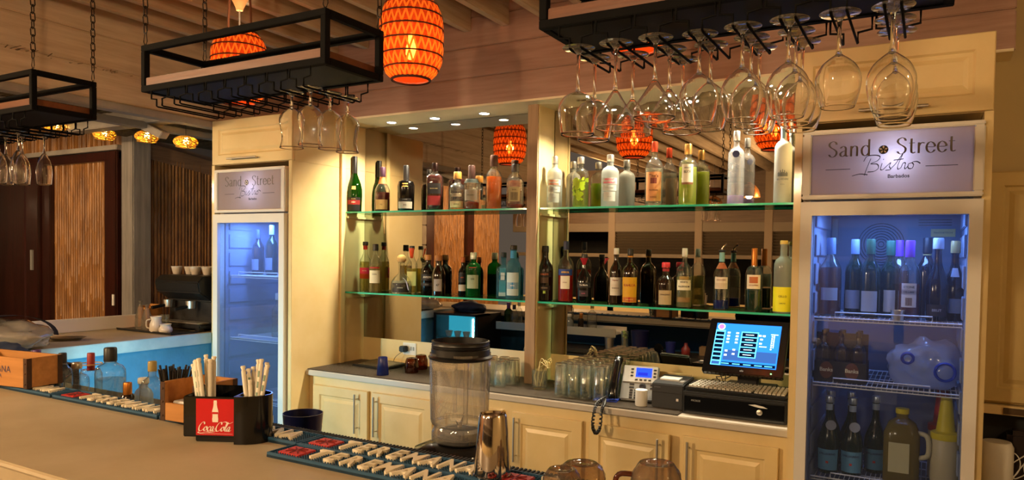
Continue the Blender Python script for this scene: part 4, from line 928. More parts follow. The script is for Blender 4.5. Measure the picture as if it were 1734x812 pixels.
G().box(-0.228, 0.228, 0, 0.155, 0.001, 0.017).build('base', M_BLACK, t, bevel=0.004)
key = G().prism([(0, 0), (0.0165, 0), (0.0145, 0.008), (0.002, 0.008)], 0, 0.0165, 'xz').mesh('key')
for r in range(6):
    for c in range(22):
        new_obj('key', key, pm('key_cap', '#b8b2a6', 0.5), t, (-0.215+c*0.0195+(0.004*r if c < 15 else 0.01), 0.012+r*0.0225, 0.0165))
# touch-screen monitor
t = thing('till_monitor', 'black touch-screen till monitor showing a blue order page', 'monitor', (-0.74, 3.62, ZK+0.106))
G().box(-0.12, 0.12, -0.05, 0.11, 0, 0.02).build('foot', M_BLACK, t, bevel=0.006)
G().box(-0.05, 0.05, -0.035, 0.035, 0.02, 0.17).build('neck', M_BLACK, t, bevel=0.01)
hd = bpy.data.objects.new('head', None); COL.objects.link(hd); hd.parent = t; hd.location = (0.0, -0.185, 0.098); hd.rotation_euler = (math.radians(-34), 0, math.radians(0))
W_, H_ = 0.366, 0.288
G().box(-W_/2, W_/2, 0.0, 0.035, 0, H_).build('casing', M_BLACKG, hd, bevel=0.004)
SCRX0, SCRX1, SCRZ0, SCRZ1 = -0.148, 0.150, 0.037, 0.262
scr = G().box(SCRX0, SCRX1, -0.0012, 0, SCRZ0, SCRZ1).build('screen', emit('screen_blue', '#1f62c4', 1.15), hd)
def sq(x0, x1, z0, z1, m, d, nm='screen_block'): G().box(x0, x1, -0.0012-d, -0.0012, z0, z1).build(nm, m, hd)
E_PALE = emit('screen_pale', '#bfe4fa', 1.3); E_CYAN = emit('screen_cyan', '#4fb4f0', 1.2); E_NAVY = emit('screen_navy', '#081226', 0.6); E_SAND = emit('screen_sand', '#2a4a80', 0.9); E_PINK = emit('screen_pink', '#e05a98', 1.1); E_WH = emit('screen_white', '#f0f4fa', 1.2)
sq(SCRX0, -0.102, SCRZ0, 0.225, E_CYAN, 0.0004)
for i in range(8): sq(SCRX0+0.004, -0.107, SCRZ0+0.004+i*0.0225, SCRZ0+0.020+i*0.0225, E_NAVY if i else E_SAND, 0.0008)
sq(-0.095, 0.145, 0.066, 0.12, E_SAND, 0.0003)
sq(-0.027, 0.053, 0.085, 0.222, E_CYAN, 0.0006)
for i in range(5): sq(-0.022, 0.048, 0.089+i*0.0265, 0.110+i*0.0265, E_NAVY, 0.0010); sq(-0.006, 0.032, 0.098+i*0.0265, 0.101+i*0.0265, E_PALE, 0.0013)
for x, z in ((-0.085, .212), (-0.085, .195), (-0.085, .178), (-0.085, .161), (-0.045, .212), (-0.045, .195), (-0.045, .178), (-0.045, .161), (-0.085, .115), (-0.085, .092), (-0.05, .122), (-0.05, .10), (.06, .205), (.078, .205), (.068, .186), (.066, .164)): sq(x-0.006, x+0.006, z-0.004, z+0.004, E_WH, 0.0009)
for i in range(7): sq(.112, .118, .135+i*.011, .141+i*.011, E_WH, 0.0009)
sq(.122, .126, .145, .21, E_PALE, 0.0009); sq(.108, .14, .213, .217, E_PALE, 0.0009); sq(.062, .095, .146, .15, E_PALE, 0.0009)
sq(-0.098, 0.145, 0.041, 0.056, E_NAVY, 0.0005)
for i, x in enumerate((-.08, -.03, .02, .07, .115)): sq(x-.017, x+.017, .046, .0505, E_CYAN, 0.0009)
g = G().lathe([(0, 0), (0.017, 0), (0.017, 0.0008), (0, 0.0008)], 20).xf(Matrix.Translation((-0.124, -0.0014, 0.242)) @ Matrix.Rotation(PI/2, 4, 'X')); g.build('round_badge', E_WH, hd)
g = G().lathe([(0, 0), (0.013, 0), (0.013, 0.0008), (0, 0.0008)], 20).xf(Matrix.Translation((-0.124, -0.0024, 0.242)) @ Matrix.Rotation(PI/2, 4, 'X')); g.build('badge_centre', E_PINK, hd)
lettering('elo', 0.014, ink('#8d8f92'), hd, (0, -0.0006, 0.017))
G().box(0.128, 0.134, -0.001, 0.001, 0.012, 0.016).build('power_light', emit('led_green', '#6aff6a', 3), hd)
g = G()
for i in range(4): g.tube(cr([(-0.04+0.02*i, -0.02, 0.09), (-0.10-0.02*i, -0.06, 0.05+0.01*i), (-0.17+0.02*i, -0.03, 0.035+0.012*i), (-0.13, 0.05, 0.002)], 6), 0.0025, 5)
g.build('cables', M_BLACK, t, 60)
# receipt printer
t = thing('receipt_printer', 'black receipt printer beside the cash drawer', 'printer', (-1.085, 3.43, CNT+0.006))
G().prism([(0, 0), (0.19, 0), (0.19, 0.135), (0.03, 0.125), (0, 0.118)], -0.078, 0.078, 'yz').build('body', M_DARKGREY, t, bevel=0.004)
G().box(-0.055, 0.040, 0.06, 0.125, 0.126, 0.134).build('paper_strip', M_WHITE, t, rot=(0.05, 0, 0), loc=(0, 0, -0.002))
G().box(0.045, 0.07, 0.03, 0.08, 0.122, 0.13).build('release_button', M_GREYP, t, bevel=0.002)
G().box(-0.075, 0.075, -0.001, 0.002, 0.074, 0.077).build('seam', M_BLACK, t)
lettering('EPSON', 0.010, ink('#6f7074'), t, (-0.05, -0.0012, 0.10))
G().box(0.045, 0.056, -0.0015, 0, 0.04, 0.052).build('logo_tag', M_WHITE, t)
# telephone
t = thing('desk_telephone', 'grey office desk telephone with black handset and blue display', 'telephone', (-1.245, 3.48, CNT+0.006), rot=(0, 0, math.radians(10)))
tl = math.radians(58)
fc = bpy.data.objects.new('console', None); COL.objects.link(fc); fc.parent = t; fc.location = (0, 0.0, 0.012); fc.rotation_euler = (tl, 0, 0)
# console local: x across, y up the face, z out of the face
G().box(-0.10, 0.085, 0, 0.19, -0.02, 0).build('face', pm('phone_grey', '#8f908e', 0.45), fc, bevel=0.006)
G().box(-0.095, 0.08, 0.095, 0.187, 0.0, 0.004).build('upper_face', pm('phone_silver', '#c9cac8', 0.4), fc, bevel=0.003)
G().box(-0.03, 0.05, 0.125, 0.175, 0.004, 0.0055).build('display', emit('phone_blue', '#1a34e0', 1.2), fc)
G().box(-0.02, 0.03, 0.133, 0.150, 0.0055, 0.006).build('display_shade', emit('phone_blue2', '#1a2490', 0.9), fc)
for x in (-0.05, 0.066):
    for y in (0.13, 0.148, 0.166): G().box(x-0.007, x+0.007, y-0.004, y+0.004, 0.004, 0.007).build('line_key', M_DARKGREY, fc, bevel=0.001)
for x in (-0.025, -0.002, 0.02, 0.043): G().box(x-0.007, x+0.007, 0.106, 0.113, 0.004, 0.007).build('soft_key', M_DARKGREY, fc, bevel=0.001)
G().lathe([(0, 0), (0.017, 0), (0.017, 0.004), (0.009, 0.005), (0.009, 0.003), (0, 0.003)], 20, (0.01, 0.075, 0)).build('ring_key', M_DARKGREY, fc, 40)
for x in (-0.045, 0.06):
    for y in (0.068, 0.085): G().box(x-0.012, x+0.012, y-0.004, y+0.004, 0, 0.003).build('function_key', M_DARKGREY, fc, bevel=0.001)
for r in range(4):
    for c in range(3): G().box(-0.045+c*0.024-0.008, -0.045+c*0.024+0.008, 0.008+r*0.013, 0.017+r*0.013, 0, 0.004).build('number_key', M_DARKGREY, fc, bevel=0.0015)
g = G(); g.tube(cr([(-0.128, -0.005, 0.018), (-0.128, 0.03, 0.034), (-0.126, 0.10, 0.040), (-0.124, 0.17, 0.036), (-0.124, 0.205, 0.020)], 5), [0.026]*4+[0.024]*4+[0.022]*8+[0.024]*3+[0.026]*2, 10, flat=1.0)
g.build('handset', M_BLACKG, fc, 50)
G().box(-0.07, 0.06, 0.02, 0.10, 0, 0.04).build('stand', M_DARKGREY, t, bevel=0.004)
g = G(); pts = []
path = cr([(-0.16, -0.03, 0.02), (-0.18, -0.13, 0.012), (-0.185, -0.178, -0.02), (-0.19, -0.19, -0.09), (-0.175, -0.19, -0.125), (-0.155, -0.19, -0.10), (-0.15, -0.178, -0.02), (-0.145, -0.15, 0.012), (-0.16, -0.06, 0.014)], 14)
for i, p in enumerate(path):
    a = i*1.9; pts.append((p.x+0.006*math.cos(a), p.y+0.005*math.sin(a*1.0), p.z+0.006*math.sin(a)))
g.tube(cr(pts, 3), 0.0042, 5); g.build('coiled_cord', M_BLACK, t, 60)
p = at(1089, 688, 2, ZK); o = G().lathe([(0, 0), (0.029, 0), (0.030, 0.002), (0.030, 0.078), (0.027, 0.080), (0.010, 0.080), (0.010, 0.078), (0, 0.078)], 20).build('till_roll', M_WHITE, None, 45, loc=(p.x-0.01, p.y, CNT+0.006)); tag(o, 'white paper till roll standing before the telephone', 'paper roll')
o = G().box(-0.16, 0.16, 0, 0.02, 0, 0.13).build('cutting_board', pm('board_cream', '#d9c790', 0.5), None, bevel=0.008, loc=(-1.215, 3.72, CNT+0.006), rot=(math.radians(-14), 0, 0)); tag(o, 'cream plastic board leaning on the backsplash behind the telephone', 'board')
o = G().box(-0.07, 0.05, -0.045, 0.04, 0, 0.006).build('notepad', pm('notepad_blue', '#2a49c0', 0.5), None, loc=(-1.40, 3.46, CNT+0.006), rot=(0, 0, 0.15)); tag(o, 'blue notepad under the telephone cord', 'notepad')
for i, (dx, dy, lab) in enumerate(((-1.435, 3.52, 'small shot glass beside the blue notepad'), (-1.40, 3.60, 'small shot glass behind the telephone handset'))):
    o = G().lathe([(0, 0), (0.018, 0), (0.025, 0.06), (0.0235, 0.06), (0.017, 0.012), (0, 0.01)], 16).build('shot_glass', M_TUMB, None, 45, loc=(dx, dy, CNT+0.006)); tag(o, lab, 'shot glass', 'shot glasses by the telephone')
# ================================================================== things on the front bar
M_MATBLUE = pm('mat_teal', '#1d4a68', 0.6); M_MATDARK = pm('mat_dark', '#0f2838', 0.7); M_IVORY = pm('mat_ivory', '#e6d8ba', 0.6); M_MATRED = pm('mat_red', '#b8281c', 0.55)
peg = G().lathe([(0, 0), (0.0022, 0), (0.0018, 0.005), (0, 0.005)], 6)
def bar_mat(x0, y0, label):
    L, Wd = 0.608, 0.106
    t = thing('bar_mat', label, 'bar mat', (x0, y0, BARZ+0.0005), group='lettered rubber bar mats')
    G().box(0, L, 0, Wd, 0, 0.007).build('mat_base', M_MATDARK, t)
    g = G(); e = 0.006
    g.box(0, L, 0, e, 0, 0.014); g.box(0, L, Wd-e, Wd, 0, 0.014); g.box(0, e, e, Wd-e, 0, 0.014); g.box(L-e, L, e, Wd-e, 0, 0.014); g.build('raised_border', M_MATBLUE, t, bevel=0.001)
    g = G()
    for i in range(66):
        for j in range(11):
            g.lathe([(0.0022, 0.007), (0.0017, 0.012), (0, 0.012)], 5, (0.012+i*0.009, 0.011+j*0.0083, 0))
    o = g.build('pegs', M_MATBLUE, t); o['kind'] = 'stuff'
    G().box(0.018, 0.096, 0.020, 0.086, 0.007, 0.0135).build('red_emblem', M_MATRED, t, bevel=0.002)
    g = G()
    for k in range(8):
        a = k*PI/4; g.tube([(0.057+0.006*math.cos(a), 0.053+0.005*math.sin(a), 0.0137), (0.057+0.032*math.cos(a), 0.053+0.027*math.sin(a), 0.0137)], 0.0022, 4)
    g.build('emblem_rays', pm('emblem_dark', '#6a140e', 0.6), t)
    for i, ch in enumerate('TEREMANA'):
        me = text_mesh(ch, 0.100, extrude=0.006, bold=0.0014)
        me.name = 'raised_letter'
        o = new_obj('raised_letter', me, M_IVORY, t, (0.136+i*0.0575, 0.053, 0.0075+0.0045)); o.scale = (0.72, 0.95, 1)
    return t
YA, YBK = 1.350, 1.4585
bm0 = bar_mat(-1.516, YA, 'teal rubber bar mat with ivory lettering, front row beside the straw caddy')
dup(bm0, (-0.906, YA, BARZ+0.0005), 'teal rubber bar mat under the shaker and amber mugs')
for x, lab in ((-3.372, 'teal rubber bar mat behind the wooden crate at the picture edge'), (-2.75, 'teal rubber bar mat in front of the rail bottles'), (-2.13, 'teal rubber bar mat mostly hidden behind the straw caddy'),
               (-1.515, 'teal rubber bar mat in the back row before the blender'), (-0.905, 'teal rubber bar mat in the back row behind the shaker')):
    dup(bm0, (x, YBK, BARZ+0.0005), lab)
# black drip matting along the inner edge
t = thing('drip_mat', 'black ribbed rubber drip mat along the bar\'s inner edge', 'mat', (0, 0, 0))
G().box(-2.0, -0.2, 1.567, 1.600, BARZ+0.0005, BARZ+0.006).build('sheet', M_RUBBER, t)
g = G(); i = 0; x = -1.995
while x < -0.2:
    g.box(x, x+0.006, 1.569, 1.598, BARZ+0.006, BARZ+0.012); x += 0.012
o = g.build('ribs', M_RUBBER, t); o['kind'] = 'stuff'

M_CRATE = wood('crate_pine', '#b97f3f', '#a06a2e', 0, 0.5, 4); M_IRON = pm('rusty_iron', '#3a2a20', 0.55, 0.6, (20, '#523520'))
def crate(label, loc, rz, W, D, H, low=None, word=None):
    t = thing('wooden_crate', label, 'crate', loc, rz)
    th = 0.011; lo_ = low or H
    G().box(0, W, 0, th, 0.004, lo_).build('front_board', M_CRATE, t, bevel=0.0015)
    G().box(0, W, D-th, D, 0.004, H).build('back_board', M_CRATE, t, bevel=0.0015)
    G().box(0, th, th, D-th, 0.004, H).build('end_board', M_CRATE, t, bevel=0.0015)
    G().box(W-th, W, th, D-th, 0.004, H).build('end_board', M_CRATE, t, bevel=0.0015)
    G().box(th, W-th, th, D-th, 0.004, 0.012).build('floor_board', M_CRATE, t)
    if low:
        for x in (th, W-th-0.008): G().box(x, x+0.008, 0, th, lo_, H).build('front_cleat', M_CRATE, t)
    for x, y in ((0, 0), (W, 0), (0, D), (W, D)):
        sx = 1 if x == 0 else -1; sy = 1 if y == 0 else -1
        g = G(); xs = sorted((x-sx*0.0015, x+sx*0.018)); ys = sorted((y-sy*0.0015, y)); g.box(xs[0], xs[1], ys[0], ys[1], 0.002, H)
        xs = sorted((x-sx*0.0015, x)); ys = sorted((y-sy*0.0015, y+sy*0.018)); g.box(xs[0], xs[1], ys[0], ys[1], 0.002, H)
        c = g.build('corner_iron', M_IRON, t)
        for z in (0.018, H*0.5, H-0.02):
            G().lathe([(0, 0), (0.004, 0), (0.003, 0.002), (0, 0.0026)], 8).xf(Matrix.Translation((x+sx*0.009, y-sy*0.0015, z)) @ Matrix.Rotation(PI/2*sy, 4, 'X')).build('nail', M_IRON, c)
    if word:
        for wd_, zz_, sz in word: lettering(wd_, sz, ink('#2c2a4a'), t, (W*0.5, -0.0008, zz_), align='CENTER')
    return t
c1 = crate('pine napkin crate with iron corners behind the straw caddy', (-2.062, 1.418, BARZ+0.0150), 0.08, 0.155, 0.158, 0.122, low=0.058)
for i in range(5):
    o = G().box(-0.056, 0.056, -0.055, 0.055, 0, 0.009).build('paper_napkin', M_WHITE, None, bevel=0.003, loc=(-1.991, 1.503, BARZ+0.0285+i*0.0095), rot=(0, 0.0, 0.08+0.02*((i*3) % 5-2))); tag(o, 'folded white paper napkin in the pine crate, number %s from the bottom' % ORD[i], 'napkin', 'napkins in the pine crate')
crate('pine crate lettered in dark blue, cut by the picture edge', (-3.275, 1.405, BARZ+0.0150), 0.15, 0.36, 0.14, 0.115, word=(('TEREMANA', 0.068, 0.036), ('TEQUILA', 0.042, 0.021)))

# straw caddy
t = thing('straw_caddy', 'black plastic straw caddy with red cola sign', 'caddy', (-1.762, 1.362, BARZ+0.0005), math.radians(27))
# local: x along the sign face, y away from the viewer
CW, CDp, CH = 0.152, 0.12, 0.132
def wallbox(nm, *b): return G().box(*b).build(nm, M_BLACKG, t, bevel=0.002)
wallbox('front_wall', -CW/2, CW/2, 0, 0.004, 0.016, CH); wallbox('side_wall', -CW/2, -CW/2+0.004, 0.004, CDp, 0.016, CH)
wallbox('back_wall', -CW/2, CW/2, CDp-0.004, CDp, 0.016, CH+0.012); wallbox('bottom', -CW/2, CW/2, 0.004, CDp-0.004, 0.016, 0.022); wallbox('divider', -0.002, 0.002, 0.004, CDp-0.004, 0.022, CH-0.01)
wallbox('plinth', -CW/2+0.03, CW/2, 0.012, CDp-0.01, 0, 0.016)
arc = [(CW/2+0.085*math.sin(a)*1.0, 0.06-0.075*math.cos(a)) for a in [PI*i/12 for i in range(13)]]
arc = [(CW/2, -0.012)]+[(CW/2+0.012+0.075*math.sin(a), 0.045-0.058*math.cos(a)) for a in [PI*i/10 for i in range(11)]]+[(CW/2, 0.104)]
inn = [(CW/2+0.004 if x < CW/2+0.01 else x-0.004, y*0.92+0.004) for x, y in arc]
g = G(); n = len(arc)
g.add([(x, y, 0) for x, y in arc]+[(x, y, CH+0.004) for x, y in arc]+[(x, y, CH+0.004) for x, y in inn]+[(x, y, 0.02) for x, y in inn],
      [(i, (i+1) % n, n+(i+1) % n, n+i) for i in range(n)]+[(n+i, n+(i+1) % n, 2*n+(i+1) % n, 2*n+i) for i in range(n)]+[(2*n+i, 2*n+(i+1) % n, 3*n+(i+1) % n, 3*n+i) for i in range(n)]+[tuple(range(3*n, 4*n)), tuple(range(n-1, -1, -1))])
g.build('round_cup', M_BLACKG, t, 40)
RED = pm('cola_red', '#c4141c', 0.35); SW, SHt = 0.112, 0.104
sg = G().box(-0.038, -0.038+SW, -0.0015, 0, 0.022, 0.022+SHt).build('sign', RED, t)
cxs = -0.038+SW/2; WHP = pm('cola_white', '#f0e6dc', 0.5)
# the contour bottle on the sign
half = [(0.0045, .122), (0.0045, .117), (.0052, .1165), (.0045, .112), (.0058, .103), (.0085, .094), (.0092, .088), (.0078, .080), (.0080, .074), (.0088, .069), (.0082, .062), (.0082, .060)]
bt = [(cxs-x, z) for x, z in half]+[(cxs+x, z) for x, z in reversed(half)]
G().add([(x, -0.0022, z) for x, z in bt], [tuple(range(len(bt)))]).build('bottle_print', WHP, sg)
G().add([(cxs-.0085, -0.0026, .083), (cxs+.0085, -0.0026, .083), (cxs+.0085, -0.0026, .089), (cxs-.0085, -0.0026, .089)], [(0, 1, 2, 3)]).build('bottle_band', RED, sg)
# flowing script "Coca-Cola": thick-and-thin strokes, units of x-height
def C_(x): return [(x+.95, 1.25), (x+.80, 1.62), (x+.45, 1.55), (x+.12, .95), (x+.10, .35), (x+.35, 0), (x+.75, .15), (x+1.0, .5)]
def o_(x): return [(x+.45, .85), (x+.18, .75), (x+.08, .35), (x+.25, .03), (x+.52, .25), (x+.60, .62), (x+.45, .85), (x+.5, .6), (x+.8, .65)]
def c_(x): return [(x+.55, .68), (x+.42, .85), (x+.18, .65), (x+.10, .3), (x+.28, .02), (x+.6, .22)]
def a_(x): return [(x+.55, .72), (x+.35, .86), (x+.12, .5), (x+.15, .1), (x+.35, .08), (x+.56, .7), (x+.50, .15), (x+.62, .02), (x+.85, .25)]
def l_(x): return [(x+.05, .2), (x+.38, 1.2), (x+.38, 1.6), (x+.22, 1.5), (x+.16, .6), (x+.25, .04), (x+.5, .2)]
st = [C_(0), o_(.95), c_(1.6), a_(2.15), [(2.95, .45), (3.25, .5)], C_(3.15), o_(4.1), l_(4.75), a_(5.15), [(.35, .0), (.1, -.25), (.6, -.38), (1.6, -.15), (2.5, -.2), (3.2, -.05)], [(3.9, 1.5), (4.6, 1.75), (5.4, 1.45), (6.0, 1.75)]]
g = pen(st, 0.23, 0.07, 0.5, 6); s_ = 0.0158
g.v = [((x+z*0.25)*s_+cxs-0.0505, y*0.2-0.0022, z*s_+0.034) for x, y, z in g.v]
g.build('script_print', WHP, sg)
G().add([(cxs-.045, -0.0022, .0265), (cxs+.05, -0.0022, .0265), (cxs+.05, -0.0022, .0272), (cxs-.045, -0.0022, .0272)], [(0, 1, 2, 3)]).build('thin_rule', WHP, sg)
# wrapped straws
M_WRAP = pm('straw_wrap', '#ece6d6', 0.7, 0, (3, '#e0d8c4'))
M_WRAPI = pm('straw_print', '#7f9a86', 0.7)
def straw(base, top, label, group, mat=M_WRAP, r=0.0062, wrap=True, parent=None):
    b, e = Vector(base), Vector(top); d = e-b; L = d.length
    t = thing('wrapped_straw' if wrap else 'black_straw', label, 'straw', b, group=group); t.rotation_euler = d.to_track_quat('Z', 'Y').to_euler()
    if wrap:
        G().lathe([(0, 0), (r*.9, 0), (r, 0.006), (r, L-0.016), (r*.75, L-0.012), (r*1.15, L-0.003), (r*.9, L), (0, L-0.004)], 8).build('paper_sleeve', mat, t, 60)
        g = G(); a0 = random.uniform(0, 6.28)
        for k in range(3):
            z = L*(.45+.15*k)
            g.add([(math.cos(a0+j*.35)*(r+.0003), math.sin(a0+j*.35)*(r+.0003), z+dz) for dz in (0, .018) for j in range(4)], [(j, j+1, 5+j, 4+j) for j in range(3)])
        g.build('green_print', M_WRAPI, t)
    else: G().lathe([(r*.8, 0.001), (r, 0), (r, L), (r*.8, L), (r*.8, L-0.01), (0, L-0.02)], 8).build('tube', mat, t, 60)
    return t
random.seed(11)
Mc = Matrix.Translation((-1.762, 1.362, BARZ)) @ Matrix.Rotation(math.radians(27), 4, 'Z')
for i in range(11):
    bx_, by_ = -0.046+0.011*(i % 4)+random.uniform(-.002, .002), 0.035+0.020*(i//4)
    b = Mc @ Vector((bx_, by_, 0.03)); e = Mc @ Vector((bx_*1.15-0.012+random.uniform(-.010, .010), by_+random.uniform(-.008, .012), 0.226+random.uniform(-.012, .016)))
    straw(b, e, 'paper-wrapped straw in the tight bunch behind the red cola sign', 'wrapped straws, tight bunch')
fan = [(-0.030, 0.215, 0), (-0.022, 0.205, 1), (-0.012, 0.175, 0), (0.004, 0.232, 1), (0.018, 0.236, 0), (0.026, 0.224, 1), (0.034, 0.220, 0), (-0.034, 0.20, 1), (-0.016, 0.208, 2)]
for i, (dx, zt, k) in enumerate(fan):
    b = Mc @ Vector((CW/2+0.035+dx*0.25, 0.035+0.016*k, 0.03)); e = Mc @ Vector((CW/2+0.036+dx*1.15, 0.045+0.018*k, zt))
    straw(b, e, 'paper-wrapped straw in the loose fan of the round cup, straw %s' % (ORD+['ninth'])[i], 'wrapped straws, loose fan')
# black straws in a glass
tb = thing('straw_glass', 'clear tumbler packed with black straws behind the pine crate', 'glass', (-2.115, 1.50, BARZ+0.0145))
G().lathe([(0, 0), (0.030, 0), (0.040, 0.11), (0.0385, 0.11), (0.029, 0.008), (0, 0.006)], 20).build('tumbler', M_TUMB, tb, 45)
for i in range(26):
    a = i*2.4; q = 0.0045*math.sqrt(i); b = (-2.115+q*math.cos(a)*.9, 1.50+q*math.sin(a)*.9, BARZ+0.023); e = (-2.115+q*math.cos(a)*2.6+.006, 1.50+q*math.sin(a)*2.2, BARZ+0.165+random.uniform(-.006, .006))
    straw(b, e, 'thin black straw in the packed tumbler behind the crate', 'black straws in the tumbler', M_BLACK, 0.0035, False)

# rail bottles behind the mats
RB = 'bottles standing in the speed rail'
ZR = 0.955
def rail(u, vt, wpx, shape, glass, cap, lab, liq=None, labels=(), y=1.745, nexp=2.0):
    p = at(u, vt, 1, y); q0, q1 = at(u-wpx/2, 640, 1, y), at(u+wpx/2, 640, 1, y); R = (q1-q0).length/2*math.cos(math.atan2(p.x, y))
    bottle((p.x, y, ZR), p.z-ZR, R, shape, glass, cap, lab, RB, liq, labels, nexp, rz=-math.atan2(p.x, y)*.8)
rail(54, 596, 30, 'round', CLEAR, (.14, '#c8b896', 1.2, 0), 'clear rail bottle with cream cap beside the lettered crate', y=1.70, labels=((.05, .4, '#c8c0ae', 0.8),))
rail(62, 592, 36, 'wine', GREENG, (.26, '#4a2466', 1.2, 0), 'green rail bottle with purple capsule', y=1.76, liq=('#2a5a10', .5, .4))
rail(88, 601, 36, 'bell', CLEAR, (.30, '#c0284a', 1.15, 0), 'rail bottle with bright pink-red capsule', y=1.72, liq=('#2f5a6a', .5, .3))
rail(106, 597, 34, 'wine', CLEAR, (.20, '#241a18', 1.2, 0), 'rail bottle with dark brown stopper', y=1.82)
rail(130, 613, 44, 'vodka', CLEAR, (.10, '#b9b2a2', 1.2, 1), 'wide rail bottle with grey screw cap', y=1.71)
rail(154, 597, 40, 'bell', CLEAR, (.32, '#8a1c1c', 1.15, 0), 'rail bottle with dark red printed capsule', y=1.82, labels=((.78, .80, '#c9a25a', 3.1),))
rail(187, 588, 54, 'vodka', CLEAR, (.18, '#0f0d0c', 1.2, 0), 'big clear rail bottle with black cap, tallest in the rail', y=1.73, liq=('#e6e8e4', .55, .06))
rail(216, 647, 26, 'round', BROWNG, (.30, '#c07a34', 1.6, 1), 'short rail bottle with copper cap', y=1.72)
rail(243, 639, 34, 'jug', FROST2, (.12, '#d4cec0', 1.3, 0), 'white plastic squeeze bottle in the rail', y=1.83)
rail(258, 611, 44, 'bell', CLEAR, (.14, '#a08a4a', 1.2, 0), 'clear rail bottle with gold cap beside the black straws', y=1.745)
t = thing('speed_rail', 'steel speed rail tray carrying the rail bottles', 'rail', (0, 0, 0))
G().box(-3.49, -2.3, 1.642, 1.646, 0.93, 1.0).build('front_lip', M_STEEL, t); G().box(-3.49, -2.3, 1.646, 1.90, 0.95, 0.954).build('tray', M_STEEL, t); G().box(-3.49, -2.3, 1.90, 1.904, 0.93, 1.0).build('back_lip', M_STEEL, t)

# blender
M_JAR = glassy('blender_jar', '#f8f7f5', '#bab4ac', 1.8, 0.03, 0.11, '#f6f2ec', 2.2)
t = thing('blender', 'clear-jar commercial blender with black rim on a black base', 'blender', (-1.178, 1.765, 0.985))
G().lathe([(0, 0), (.115, 0), (.12, .005), (.12, .060), (.112, .082), (.08, .095), (0, .095)], 32, nexp=4.0).build('motor_base', M_BLACKG, t, 40)
J = 0.098
jar = [(.072, 0), (.076, .004), (.076, .03), (.070, .045), (.077, .055), (.079, .062), (.080, .16), (.083, .258), (.0805, .258), (.0775, .16), (.0765, .062), (.067, .045), (.073, .03), (.073, .012), (0, .010)]
G().lathe([(r, z+J) for r, z in jar], 36, nexp=2.6).build('jar', M_JAR, t, 40)
for k in range(4):
    a = PI/4+k*PI/2; G().tube([(math.cos(a)*.079, math.sin(a)*.079, J+.065), (math.cos(a)*.084, math.sin(a)*.084, J+.245)], 0.007, 6).build('jar_rib', M_JAR, t, 60)
G().lathe([(.074, J+.05), (.079, J+.052), (.079, J+.058), (.074, J+.056)], 36).build('jar_ring', M_JAR, t, 40)
G().lathe([(0, J+.012), (.066, J+.012), (.064, J+.030), (.03, J+.038), (0, J+.038)], 28).build('drive_socket', pm('smoke_grey', '#2b2724', 0.5), t, 40)
g = G()
for k in range(4):
    a = k*PI/2+.3; up = 1 if k % 2 else -.3
    g.add([(0, 0, J+.045), (math.cos(a-.25)*.015, math.sin(a-.25)*.015, J+.047), (math.cos(a)*.045, math.sin(a)*.045, J+.05+.022*up), (math.cos(a+.25)*.015, math.sin(a+.25)*.015, J+.047), (0, 0, J+.048)], [(0, 1, 2, 3), (4, 3, 2, 1)])
g.lathe([(0, J+.036), (.008, J+.036), (.006, J+.055), (0, J+.056)], 10); g.build('blade', M_STEEL, t)
G().lathe([(.080, J+.237), (.092, J+.241), (.094, J+.247), (.086, J+.252), (.086, J+.270), (.0835, J+.272), (.0855, J+.275), (.0835, J+.278), (.0855, J+.281), (.0835, J+.285), (.085, J+.292), (.080, J+.294), (.079, J+.241)], 36).build('rim_collar', M_BLACK, t, 40)
G().prism([(-.035, J+.212), (.035, J+.212), (.045, J+.236), (-.045, J+.236)], -.086, -.080, 'xz').build('pour_lip', M_JAR, t, bevel=0.002)
# shaker tin and mugs
p = at(838, 812, 2, BARZ+0.014)
t = thing('shaker_tin', 'upturned steel cocktail shaker tin on the lettered mats', 'shaker', (-0.905, 1.50, BARZ+0.0145))
G().lathe([(.0445, 0), (.0455, .001), (.0455, .004), (.0445, .005), (.0415, .06), (.034, .143), (.031, .150), (.029, .150), (.028, .145), (.012, .143), (0, .143)], 40).build('tin', M_CHROME, t, 35)
mug = [(.050, 0), (.052, .003), (.055, .02), (.056, .045), (.050, .07), (.041, .085), (.037, .090), (.026, .089), (.015, .085), (0, .084)]
def dimpled():
    g = G(); seg = 40; rows = []
    prof = []
    for (r0, z0), (r1, z1) in zip(mug, mug[1:]):
        for k in range(3): f = k/3; prof.append((r0+(r1-r0)*f, z0+(z1-z0)*f))
    prof.append(mug[-1])
    for r, z in prof:
        ring = []
        for i in range(seg):
            a = 2*PI*i/seg; dd = 0.0022*math.sin(a*10+z*90)*math.sin(z*110) if .012 < z < .08 else 0
            g.v.append(((max(r, 1e-4)+dd)*math.cos(a), (max(r, 1e-4)+dd)*math.sin(a), z))
    n = len(prof)
    for j in range(n-1):
        for i in range(seg): g.f.append((j*seg+i, j*seg+(i+1) % seg, (j+1)*seg+(i+1) % seg, (j+1)*seg+i))
    return g.mesh('dimpled_mug', 50)
DM = dimpled()
def mugt(u, v, lab, handle, sc_=1.0, mat=AMBER, y=1.60):
    p = at(u, v, 1, y); t = thing('dimpled_mug', lab, 'mug', (p.x, y, BARZ+0.0145), handle or 0.0, 'upturned mugs on the drip mat')
    o = new_obj('mug_body', DM, mat, t); o.scale = (sc_, sc_, (p.z-BARZ-0.0145)/0.090)
    if handle is not None: G().tube(cr([(-.052*sc_, 0, .065), (-.080*sc_, 0, .062), (-.088*sc_, 0, .035), (-.07*sc_, 0, .012), (-.054*sc_, 0, .012)], 5), 0.006, 8).build('mug_handle', mat, t, 60)
AMB2 = glassy('amber_mug_glass', '#a8672c', '#4a220a', 1.6, 0.03, 0.10, '#8a4a14')
